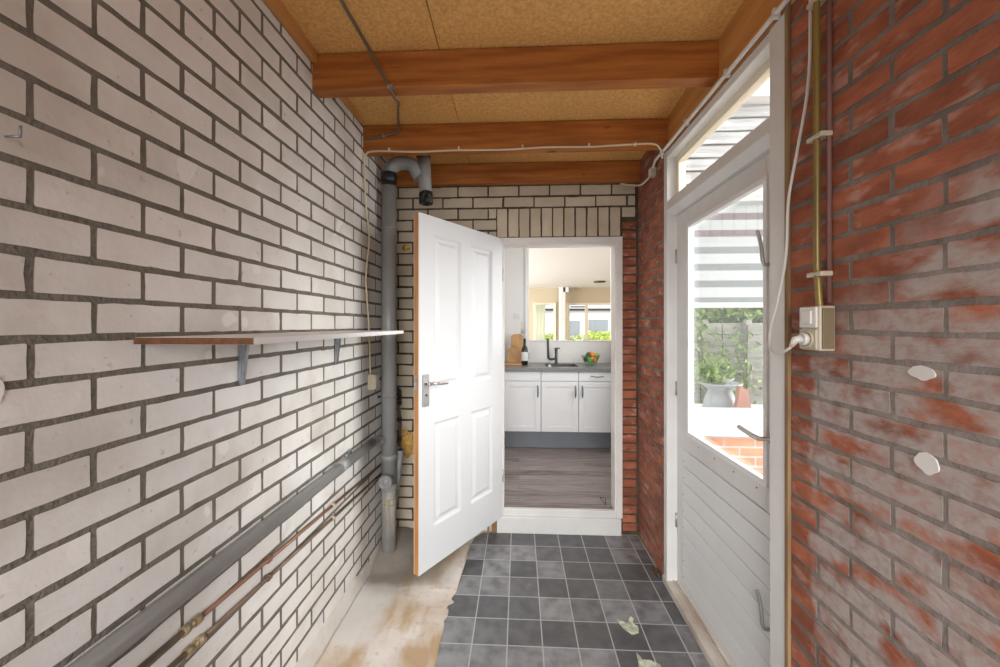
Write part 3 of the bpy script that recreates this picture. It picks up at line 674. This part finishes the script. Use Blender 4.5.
so = thing('wall_socket', (XR, 1.12, 1.43), 'beige surface-mounted switch and socket box on red brick', 'socket')
m = MB(); m.box(.806, 1.088, 1.430, XR-.001, 1.158, 1.552, .004); m.build('back_box', 'cream_plastic', so)
m = MB(); m.box(.812, 1.0835, 1.436, XR-.007, 1.0885, 1.546, .001); m.build('shaded_side', 'shaded_brown_plastic', so, label='brown-beige end of the box, shade painted in')  # near end face of the box, its shade put into the brown
m = MB(); m.box(.800, 1.093, 1.493, .807, 1.155, 1.550, .002); sp = m.build('switch_plate', 'white_plastic', so)
m = MB(); m.box(.795, 1.106, 1.503, .801, 1.142, 1.540, .002, mtx=None); m.build('rocker', 'white_plastic', sp)
m = MB(); m.box(.800, 1.093, 1.433, .807, 1.155, 1.488, .002); m.lathe([(.024, 0), (.024, -.005), (.019, -.006), (.018, 0)], (.801, 1.124, 1.461), 20, axis='x'); m.build('socket_plate', 'cream_plastic', so)
cd = thing('power_cord', (.80, 1.15, 1.45), 'grey-white power cord looping down from ceiling into the socket plug', 'cord')
m = MB(); m.tube(smooth_path([(.832, 1.155, 2.75), (.836, 1.162, 2.43), (.836, 1.170, 2.20), (.832, 1.21, 2.02), (.83, 1.245, 1.88), (.83, 1.255, 1.72), (.825, 1.285, 1.58), (.815, 1.305, 1.49), (.80, 1.285, 1.43), (.785, 1.24, 1.413), (.773, 1.20, 1.415), (.768, 1.165, 1.425), (.768, 1.142, 1.437)]), .0042, 8); m.build('cable', 'white_cable', cd)
m = MB(); m.tube([(.800, 1.124, 1.461), (.785, 1.126, 1.461)], .017, 14); m.tube([(.786, 1.126, 1.462), (.772, 1.130, 1.459), (.768, 1.140, 1.440)], [.012, .010, .006], 10); m.build('plug', 'white_plastic', cd)

# ---------------------------------------------------------------- small marks
def patch(pts, z, lab, name='glue_patch', ma='glue', cat='stain'):
    rn = random.Random(len(lab)); q = []
    for i, p_ in enumerate(pts):
        n_ = pts[(i+1) % len(pts)]
        for k in range(4): q.append((p_[0]+(n_[0]-p_[0])*k/4+rn.uniform(-.0025, .0025), p_[1]+(n_[1]-p_[1])*k/4+rn.uniform(-.0025, .0025)))
    m = MB(); m.prism(q, lambda a, b, h: (a, b, h), z, z+.0015); m.build(name, ma, label=lab, cat=cat)
def Z0(x, y):
    u = (x-500)/F; s_, c_ = math.sin(math.atan(19/390)), math.cos(math.atan(19/390)); t = EYE*F/(y-YH); return ((u*c_-s_)*t, (u*s_+c_)*t)
patch([Z0(*p_) for p_ in ((616, 619.5), (622, 622), (628, 624), (630, 617), (634, 619), (633, 624), (638, 627), (639, 634), (632, 635), (624, 630))], .0024, 'pale greenish glue smear on dark tiles, the farther of two')
patch([Z0(*p_) for p_ in ((637, 653), (642, 660), (650, 661), (660, 665), (663, 672), (648, 674), (639, 668))], .0024, 'pale greenish glue smear on dark tiles, the nearer of two')
rn = random.Random(3)
def Y2(x, y, X):
    u = (x-500)/F; a = math.atan(19/390); s_, c_ = math.sin(a), math.cos(a); t = X/(u*c_-s_); return ((u*s_+c_)*t, EYE+(YH-y)/F*t)
def dab(cx, cy, rx, ry, lab, left=False):
    a, z = cx, cy; q = [(a+rx*math.cos(t)*(1+.25*noise.noise(Vector((math.cos(t), math.sin(t), len(lab)*.3)))), z+ry*math.sin(t)*(1+.35*noise.noise(Vector((math.cos(t)*2, math.sin(t)*2, len(lab)*.7))))) for t in [k*.3142 for k in range(20)]]
    m = MB(); X = (XL-.001) if left else XR+.001
    m.prism(q, (lambda p, b, h: (X+(h if left else -h), p, b)), 0, .0035); m.build('filler_dab', 'jamb_white' if not left else 'white_paint', label=lab, cat='filler')
dab(.865, 1.399, .027, .014, 'upper white filler dab on whitewashed red brick wall')
dab(.855, 1.212, .024, .020, 'lower white filler dab on whitewashed red brick wall')
dab(.640, 1.385, .013, .022, 'white filler dab on white brick at far left below shelf height', True)
m = MB()
for i in range(9):
    m.blob((.826+rn.uniform(-.012, .012), 2.383+rn.uniform(-.03, .03), .012+rn.uniform(0, .014)), (rn.uniform(.004, .012), .011, .006), 2, .9, 12, seed=i)
m.leaves((.826, 2.38, .014), (.014, .03, .012), 25, .012, 5)
m.build('dirt_clump', 'leafbrown', label='small clump of dry leaves on tiles at foot of door frame', cat='debris', kind='stuff')

# ---------------------------------------------------------------- kitchen
KZ = .15; KC = 2.632
m = MB(); m.box(-3.1, 4.8, KZ-.1, 3.7, 12.1, KZ); m.box(-.30, YB+.02, KZ-.1, 1.2, 4.8, KZ); m.build('kitchen_floor', 'planks', label='grey-brown wood plank floor of the kitchen beyond the doorway', cat='floor', kind='structure')
m = MB()
m.box(-.30, YB+.10, KC, 1.20, 4.88, KC+.1); m.box(-3.1, 4.88, KC, 3.7, 12.1, KC+.1)
m.build('kitchen_ceiling', 'ceiling_white', label='smooth white ceiling of kitchen and living room beyond', cat='ceiling', kind='structure')
m = MB(); m.box(-.30, YB+.1, KZ-.1, -.20, 4.8, KC); m.build('kitchen_wall_left', 'wall_white', label='white side wall left inside the kitchen', cat='wall', kind='structure')
m = MB(); m.box(1.13, YB+.1, KZ-.1, 1.20, 4.88, 3.0); m.build('kitchen_wall_right', 'wall_white', label='white side wall right inside the kitchen', cat='wall', kind='structure')
m = MB(); m.box(-3.1, 4.80, KZ-.1, .118, 4.88, KC); m.box(.118, 4.80, KZ-.1, 1.13, 4.88, 1.303); m.box(1.20, 4.80, -.1, 3.7, 4.88, 3.0); m.box(-.30, YB+.1, 2.1, .0, YB+.12, KC)
m.build('kitchen_wall_back', 'wall_white', label='white kitchen wall and low splashback below the living room opening', cat='wall', kind='structure')
m = MB(); m.box(.075, 4.775, 1.04, .12, 4.895, KC, .004); m.box(.12, 4.79, 1.30, 1.13, 4.89, 1.312, .003); m.build('trim_8', 'bright_white', label='white edge trim around the opening above the kitchen sink', cat='trim', kind='structure')
# living room shell
m = MB()
for b in ((-3.1, 12.0, KZ, .45, 12.1, KC), (.45, 12, KZ, 3.0, 12.1, .95), (.45, 12, 2.17, 3.6, 12.1, KC), (3.0, 12, KZ, 3.6, 12.1, 2.2), (1.12, 12, .95, 1.50, 12.1, 2.18)): m.box(*b)
m.build('living_wall_back', 'beige_wall', label='beige far wall of the living room around its windows', cat='wall', kind='structure')
m = MB(); m.box(3.6, 4.88, KZ, 3.7, 12.1, KC); m.box(-3.1, 4.88, KZ, -3.0, 5.8, KC); m.box(-3.1, 11.2, KZ, -3.0, 12.1, KC); m.box(-3.1, 5.8, 2.5, -3.0, 11.2, KC)
m.build('living_wall_side', 'beige_wall', label='plain side walls of the living room', cat='wall', kind='structure')
def wframe(name, x0, x1, z0, z1, mull, lab):
    t = thing(name, ((x0+x1)/2, 11.97, z0), lab, 'window', kind='structure')
    m = MB(); y0, y1 = 11.95, 12.03; b_ = .075
    m.box(x0, y0, z0, x0+b_, y1, z1, .004); m.box(x1-b_, y0, z0, x1, y1, z1, .004); m.box(x0+b_, y0, z1-b_, x1-b_, y1, z1, .004); m.box(x0+b_, y0, z0, x1-b_, y1, z0+b_, .004)
    for a in mull: m.box(a-.045, y0, z0+b_, a+.045, y1, z1-b_, .004)
    m.build('window_frame', 'cream_paint', t)
    m = MB(); m.box(x0+.05, 11.99, z0+.05, x1-.05, 11.995, z1-.05); m.build('window_pane', 'glass', t)
    return t
wframe('window_2', .45, 1.13, .95, 2.18, (), 'left bright living room window with pale curtain, seen over the sink')
t = wframe('window_3', 1.46, 2.95, .95, 2.18, (2.05,), 'right two-light living room window, seen over the sink')
m = MB(); m.box(1.56, 11.94, 2.03, 1.99, 11.96, 2.07, .003); m.build('vent_strip', 'dark_steel', t)
m = MB(); m.box(1.20, 9.0, KZ, 1.20, 9.0, KZ) if False else None
m = MB(); m.box(1.20, 11.6, KZ, 1.37, 11.8, KC, .006); m.box(1.30, 11.60, KC-.16, 1.47, 11.82, KC-.01, .006)
m.build('support_post', 'bright_white', label='white square post with bracket in the living room', cat='post')
m = MB(); n = 14
for k in range(n):
    a = .50+k*.022; m.tube([(a, 11.86+.012*(k % 2), .55), (a, 11.86+.012*(k % 2), 2.12)], .013, 8)
m.build('curtain', 'curtain', label='pale green pleated curtain half across the left living room window', cat='curtain')
m = MB(); m.lathe([(.15, 0), (.16, -.02), (.14, -.035), (.02, -.04)], (2.08, 10.2, KC), 28); m.build('ceiling_lamp', 'dark_steel', label='flat dark round lamp on the living room ceiling', cat='lamp')
# outside beyond the living room
m = MB(); m.box(-6, 12.1, -.1, 10, 40, 0); m.box(XR+.12, -8, -.15, 8, YB+.07, -.02); m.box(1.14, YB+.1, -.15, 3.7, 4.8, -.02)
m.build('ground', 'paving', label='outdoor paving around the house', cat='paving', kind='structure')
hb = thing('hedge', (1.6, 13.6, 0), 'bright yellow-green hedge outside the living room windows', 'hedge')
m = MB(); m.leaves((.7, 13.6, .62), (1.5, .3, .66), 4500, .06, 3); m.leaves((2.9, 13.6, .62), (1.6, .3, .70), 4500, .06, 4); m.build('foliage', 'yellow_leaf', hb)
m = MB()
for i in range(12): m.tube([(.1+i*.33, 13.6, 0), (.13+i*.33, 13.62, .9)], .012, 6)
m.build('stem', 'leafbrown', hb)
bh = thing('neighbour_building', (3.4, 22, 0), 'pale building with blue-grey door across the street, seen through living room windows', 'building')
m = MB(); m.box(-4, 22, 0, 12, 26, 2.35); m.build('wall', 'pale_brick', bh)
m = MB(); m.box(-4, 21.85, 2.35, 12, 26, 2.42); m.box(-4, 21.8, 2.30, 12, 21.9, 2.38); m.build('roof_edge', 'rubber', bh)
m = MB(); m.box(3.95, 21.94, 0, 4.95, 22.01, 1.80); m.build('door', 'blue_grey', bh)
m = MB(); m.box(2.85, 21.95, .9, 3.4, 22.01, 1.75, .01); m.build('window', 'blue_grey', bh)
m = MB(); m.leaves((5.9, 20.5, .95), (.55, .4, .95), 1500, .09, 8); sb = m.build('bush', 'leaf', label='green bush beside the blue-grey door across the street', cat='bush')

# cabinets
cw, cy0, cy1, top = .399, 4.20, 4.78, 1.00
def cabinet(x0, right, handles, lab):
    t = thing('base_cabinet', (x0+cw/2, cy0+.3, KZ), lab, 'cabinet', 'white kitchen base cabinets')
    m = MB(); m.box(x0+.0015, cy0+.02, .352, x0+cw-.0015, cy1, top); m.build('body', 'kitchen_white', t)
    m = MB(); x1 = x0+cw
    def shaker(m, a0, z0, a1, z1, fr=.055):
        m.box(a0, cy0+.008, z0, a1, cy0+.02, z1)
        for b in ((a0, z0, a0+fr, z1), (a1-fr, z0, a1, z1), (a0+fr, z0, a1-fr, z0+fr), (a0+fr, z1-fr, a1-fr, z1)): m.box(b[0], cy0, b[1], b[2], cy0+.0085, b[3], .001)
    shaker(m, x0+.003, .356, x1-.003, .893); d = m.build('door', 'kitchen_white', t)
    hx = x1-.036 if right else x0+.036
    m = MB(); m.tube(smooth_path([(hx, cy0, .855), (hx, cy0-.025, .845), (hx, cy0-.032, .79), (hx, cy0-.025, .735), (hx, cy0, .725)]), [.004]*6+[.009]*12+[.004]*7, 8); m.build('handle', 'dark_satin', d)
    m = MB(); m.box(x0+.003, cy0, .902, x1-.003, cy0+.02, top-.004, .0015); dr = m.build('drawer', 'kitchen_white', t)
    if handles:
        xm = x0+.195
        m = MB(); m.tube(smooth_path([(xm-.065, cy0, .955), (xm-.055, cy0-.025, .955), (xm, cy0-.032, .948), (xm+.055, cy0-.025, .955), (xm+.065, cy0, .955)]), .0055, 8); m.build('handle', 'dark_satin', dr)
cabinet(-.163, True, False, 'leftmost white kitchen base cabinet, below the cutting boards')
cabinet(.237, True, False, 'middle white kitchen base cabinet, below the sink')
cabinet(.637, False, True, 'rightmost white kitchen base cabinet with drawer handle, below the fruit bowl')
m = MB(); m.box(-.198, cy0+.12, KZ, 1.128, cy0+.14, .354); m.build('plinth', 'grey_plinth', label='dark grey plinth panel under the white kitchen cabinets', cat='plinth')
m = MB()
sx0, sx1, sy0, sy1 = .30, .66, 4.33, 4.66
for b in ((-.199, cy0-.02, sx0, 4.798), (sx1, cy0-.02, 1.129, 4.798), (sx0, cy0-.02, sx1, sy0), (sx0, sy1, sx1, 4.798)): m.box(b[0], b[1], 1.0, b[2], b[3], 1.04)
m.build('worktop', 'counter', label='dark grey stone worktop on the white kitchen cabinets', cat='worktop')
m = MB()
for b in ((sx0, sy0, .86, sx1, sy1, .865), (sx0, sy0, .86, sx0+.004, sy1, 1.041), (sx1-.004, sy0, .86, sx1, sy1, 1.041), (sx0, sy0, .86, sx1, sy0+.004, 1.041), (sx0, sy1-.004, .86, sx1, sy1, 1.041)): m.box(*b)
m.build('sink', 'dark_steel', label='rectangular dark steel sink set into the worktop', cat='sink')
fa = thing('kitchen_tap', (.445, 4.70, 1.04), 'black upright kitchen tap behind the sink', 'tap')
m = MB(); m.lathe([(.025, 0), (.025, .008), (.017, .012), (.017, .16), (.019, .17), (.019, .185), (.012, .19)], (.445, 4.70, 1.04), 16); m.build('base', 'dark_steel', fa)
m = MB(); m.tube(smooth_path([(.44, 4.69, 1.10), (.38, 4.63, 1.095), (.350, 4.60, 1.11), (.342, 4.59, 1.15), (.338, 4.585, 1.24), (.335, 4.58, 1.345)]), .014, 10); m.build('spout', 'dark_steel', fa)
m = MB(); m.tube([(.45, 4.70, 1.215), (.49, 4.69, 1.225)], .007, 8); m.build('lever', 'dark_steel', fa)
m = MB(); m.lathe([(.018, 0), (.02, .004), (.012, .02), (.005, .025)], (.335, 4.31, 1.04), 14); m.build('sink_plug', 'white_plastic', label='small white plug lying by the left sink corner', cat='plug')
# tray, boards, bottle
m = MB(); m.box(-.165, 4.42, 1.04, .035, 4.66, 1.058, .006); m.build('serving_tray', 'tray_wood', label='flat wooden tray on the worktop below the cutting boards', cat='tray')
def board(x0, x1, z1, y, name, lab, notch):
    pts = []; r = .04; w_ = x1-x0
    pts = [(x0, 1.059), (x1, 1.059)]
    for k in range(6): a = k*R90/5; pts.append((x1-r+r*math.cos(a), z1-r+r*math.sin(a)))
    if notch: pts += [((x0+x1)/2+.03, z1+.0), ((x0+x1)/2-.0, z1+.012)]
    for k in range(6): a = R90+k*R90/5; pts.append((x0+r+r*math.cos(a), z1-r+r*math.sin(a)))
    m = MB(); m.prism(pts, lambda a, b, h: (a, y+h+(b-1.059)*.16, b), 0, .018)
    m.build(name, 'board_wood', label=lab, cat='cutting board', group='wooden cutting boards')
board(-.095, .052, 1.392, 4.600, 'cutting_board', 'taller brown cutting board leaning behind, on the worktop tray', False)
board(-.135, -.008, 1.23, 4.565, 'cutting_board', 'shorter lighter cutting board leaning in front on the tray', True)
bt = thing('wine_bottle', (.065, 4.50, 1.04), 'dark wine bottle with white label beside the cutting boards', 'bottle')
m = MB(); m.lathe([(.034, 0), (.037, .004), (.037, .17), (.030, .20), (.015, .225), (.0135, .29), (.0155, .292), (.0155, .302), (.012, .304)], (.065, 4.50, 1.04), 20); m.build('glass_body', 'bottle_glass', bt)
m = MB(); m.lathe([(.0375, 0), (.0376, .001), (.0376, .099), (.0375, .10)], (.065, 4.50, 1.09), 20); m.build('paper_label', 'paper', bt)
# fruit bowl
bc = Vector((.815, 4.50, 1.04))
m = MB(); m.lathe([(.045, 0), (.05, .004), (.075, .04), (.107, .115), (.104, .115), (.072, .042), (.046, .008), (.001, .006)], bc, 28)
m.build('fruit_bowl', 'bowl_glass', label='clear glass bowl of fruit on the right of the worktop', cat='bowl')
fr = [('apple', (-.012, -.045, .062), .036, 'apple_green', 'bright green apple at the front centre of the glass bowl'), ('orange', (.035, -.045, .070), .034, 'orange_fruit', 'orange at front right of the glass bowl'), ('orange', (.022, -.005, .118), .033, 'orange_fruit', 'orange topmost in the centre of the glass bowl'),
      ('avocado', (-.05, -.03, .075), .032, 'dark_green', 'dark green avocado at front left of the glass bowl'), ('avocado', (-.03, -.01, .112), .030, 'dark_green', 'dark avocado heaped on the upper left of the glass bowl'), ('apple', (.070, .0, .112), .030, 'apple_green', 'green apple at the upper right rim of the glass bowl'), ('apple', (-.002, .035, .120), .032, 'red_fruit', 'dark red apple at the back top of the glass bowl'), ('apple', (.06, .02, .07), .03, 'red_fruit', 'red apple low at the back right of the glass bowl')]
for nme, d, r, ma, lab in fr:
    t = thing(nme, bc+Vector(d)-Vector((0, 0, r)), lab, nme, 'fruit in the glass bowl')
    m = MB(); c = bc+Vector(d)
    if nme == 'avocado': m.lathe([(.001, -r), (r*.6, -r*.85), (r, -.1*r), (r*.8, r*.6), (r*.45, r*1.1), (.001, r*1.25)], c, 16)
    else: m.lathe([(.001, -r*.86), (r*.35, -r*.92), (r*.75, -r*.65), (r, 0), (r*.8, r*.6), (r*.4, r*.9), (.001, r*.8)], c, 16)
    m.build('flesh', ma, t)
    m = MB(); m.tube([c+Vector((0, 0, r*.75)), c+Vector((.003, 0, r*1.1 if nme == 'apple' else r*.95))], .0018, 6); m.build('stalk', 'leafbrown', t)
sw = thing('light_switch', (-.025, 4.8, 1.57), 'square white light switch on white kitchen wall above cutting boards', 'switch')
m = MB(); m.box(-.063, 4.790, 1.572, .013, 4.80, 1.648, .003); m.build('switch_plate', 'paper', sw)
m = MB(); m.box(-.048, 4.785, 1.587, -.002, 4.791, 1.633, .002); m.build('rocker', 'white_plastic', sw)
m = MB(); m.tube(smooth_path([(.04, 4.79, 1.53), (.043, 4.788, 1.48), (.046, 4.79, 1.44)]), .003, 6); m.lathe([(.004, 0), (.011, .01), (.012, .04), (.004, .05)], (.046, 4.787, 1.395), 10); m.build('pull_cord', 'satin', label='small grey pull cord hanging on white kitchen wall below light switch', cat='cord')
m = MB(); m.box(.10, 4.768, 1.10, .145, 4.776, 1.165, .003); m.build('kitchen_socket', 'white_plastic', label='small white socket at the left end of the splashback', cat='socket')
ds = [(.610, 2.965), (.668, 2.955)]
m = MB(); m.tube([(.612, 2.99, KZ+.045), (.650, 2.975, KZ+.045), (.650, 2.955, KZ+.004), (.612, 2.99, KZ+.045)], .003, 6); m.tube([(.650, 2.975, KZ+.045), (.650, 2.955, KZ), (.650, 2.99, KZ+.003)], .003, 6)
m.build('door_stop', 'dark_steel', label='small bent dark wire stop on kitchen floor by right door jamb', cat='door stop')

# ---------------------------------------------------------------- outside the garden door
FY = 2.90
m = MB(); wx0, wx1, wz0, wz1 = 1.02, 2.75, .868, 2.50
for b in ((XR+.12, FY+.01, -.1, wx0, FY+.10, 3.3), (wx1, FY+.01, -.1, 4.5, FY+.10, 3.3), (wx0, FY+.01, -.1, wx1, FY+.10, wz0-.02), (wx0, FY+.01, wz1, wx1, FY+.10, 3.3)): m.box(*b)
rects = courses(XR+.12, 4.5, -.02, 3.2, .685, .070, .2217, 1.60, .012)
rects = subtract(subtract(rects, (wx0, .69, wx1, 4)), (0, 2.50, 9, 4))
add_bricks(m.bm, rects, lambda a, z, h: (a, FY+.01-h, z), h=.002)
m.build('facade_wall', ['pale_mortar', 'orange_brick'], label='orange brick house wall below the outside window', cat='wall', kind='structure')
m = MB(); z = 2.52
while z < 3.05:
    m.prism([(FY-.006, z), (FY-.026, z), (FY-.010, z+.090), (FY+.012, z+.092), (FY+.012, z)], lambda a, b, h: (h, a, b), XR+.13, 4.5); z += .0945
m.build('trim_9', 'siding', label='weathered grey horizontal boards seen through the fanlight', cat='siding', kind='structure')
m = MB(); m.box(XR+.13, FY-.12, 3.085, 4.5, FY+.12, 3.35, .004); m.build('trim_10', 'bright_white', label='white fascia above weathered grey boards outside', cat='fascia', kind='structure')
w4 = thing('window_4', (1.9, FY, .868), 'outside house window with striped blind, seen through the garden door', 'window', kind='structure')
m = MB()
for b in ((wx0, wz0, wx1, wz0+.02), (wx0, wz0+.02, wx0+.06, wz1), (wx1-.06, wz0+.02, wx1, wz1), (wx0+.06, 2.40, wx1-.06, wz1)): m.box(b[0], FY+.0, b[1], b[2], FY+.07, b[3], .004)
m.build('window_frame', 'bright_white', w4)
m = MB(); m.box(wx0+.06, FY-.01, 2.425, wx1-.02, FY+.0, 2.47, .003); m.build('cream_batten', 'cream_paint', w4)
m = MB(); m.box(wx0+.05, FY+.025, wz0+.015, wx1-.05, FY+.029, 2.41); m.build('window_pane', 'glass', w4)
m = MB(); m.box(wx0-.05, FY-.03, .70, wx1+.05, FY+.06, .868, .006); m.build('window_sill', 'bright_white', w4)
bl = thing('striped_blind', (1.9, FY+.05, 1.64), 'white and grey striped roller blind in the outside house window', 'blind')
m = MB(); m.box(wx0+.07, FY+.040, 1.628, wx1-.07, FY+.058, 1.665, .004); m.build('bottom_rail', 'bright_white', bl)
z = 1.665; k = 0
while z < 2.40:
    if z > 1.665:
        m = MB(); m.box(wx0+.075, FY+.048, z-.001, wx1-.075, FY+.050, min(z+.072, 2.40)); m.build('white_band', 'blind_white', bl)
    m = MB(); zz = z+.072 if z > 1.665 else 1.665
    e = zz+.052 if z > 1.665 else 1.705
    if zz < 2.37:
        m.box(wx0+.075, FY+.0485, zz, wx1-.075, FY+.0495, min(e, 2.40)); m.build('sheer_band', 'mauve' if zz > 2.13 else 'grey_sheer', bl)
    z = e
m = MB(); m.box(wx0+.0, 3.002, .775, wx1, 3.55, .80, .003); m.build('ledge', 'paper', label='pale ledge behind the outside house window', cat='ledge')
pt = thing('planter_tub', (1.645, 3.28, .80), 'round grey metal tub with plant on ledge behind outside window', 'planter')
m = MB(); m.lathe([(.125, 0), (.13, .01), (.115, .10), (.085, .17), (.15, .215), (.16, .225), (.15, .23), (.08, .20), (.02, .19)], (1.645, 3.28, .80), 24); m.build('tub', 'tub', pt)
m = MB(); m.leaves((1.60, 3.30, 1.12), (.16, .10, .12), 260, .035, 6); m.build('foliage', 'leaf', pt)
m = MB()
for k in range(6): m.tube([(1.60+.02*k-.05, 3.3, 1.0), (1.60+.05*k-.12, 3.3, 1.22)], .004, 5)
m.build('stem', 'leafbrown', pt)
m = MB(); m.prism([(1.66, .80), (1.80, .80), (1.775, .90), (1.765, 1.0), (1.70, 1.03), (1.69, .92)], lambda a, b, h: (a, h, b), 3.09, 3.14); m.build('draped_cloth', 'red_cloth', label='faded red cloth hanging beside the grey metal tub', cat='cloth')
m = MB(); m.lathe([(.03, 0), (.055, .03), (.06, .035), (.05, .034), (.002, .01)], (1.69, 3.27, 1.03), 20); m.build('white_bowl', 'paper', label='small white dish on top of the grey metal tub', cat='dish')
fe = thing('reflection_fence', (2.4, 4.45, 0), 'weathered board fence standing in for the garden reflection in the outside window', 'fence')  # stands behind the glass in place of the garden's reflection
m = MB(); z = .05
while z < 1.5: m.box(1.16, 4.45, z, 3.65, 4.475, z+.12, .003); z += .135
m.build('boards', 'fence_wood', fe)
for x in (1.3, 2.05, 2.52, 3.2):
    m = MB(); m.box(x-.03, 4.40, 0, x+.03, 4.452, 1.56, .004); m.build('post', 'fence_wood', fe)
vn = thing('reflection_plant', (2.2, 4.5, 0), 'leafy green climber standing in for reflected garden greenery above the fence', 'plant')  # leaves behind the pane replace greenery mirrored in the glass
m = MB(); m.leaves((2.42, 4.60, 1.64), (1.12, .11, .24), 2600, .045, 9); m.leaves((1.9, 4.34, 1.15), (.35, .05, .55), 260, .04, 10); m.leaves((2.35, 4.34, 1.0), (.3, .05, .5), 260, .035, 11); m.build('foliage', 'leaf', vn)
m = MB()
for k in range(5): m.tube(smooth_path([(1.7+.25*k, 4.38, 0), (1.75+.24*k, 4.37, .6), (1.68+.27*k, 4.38, 1.5)]), .006, 5)
m.build('stem', 'leafbrown', vn)
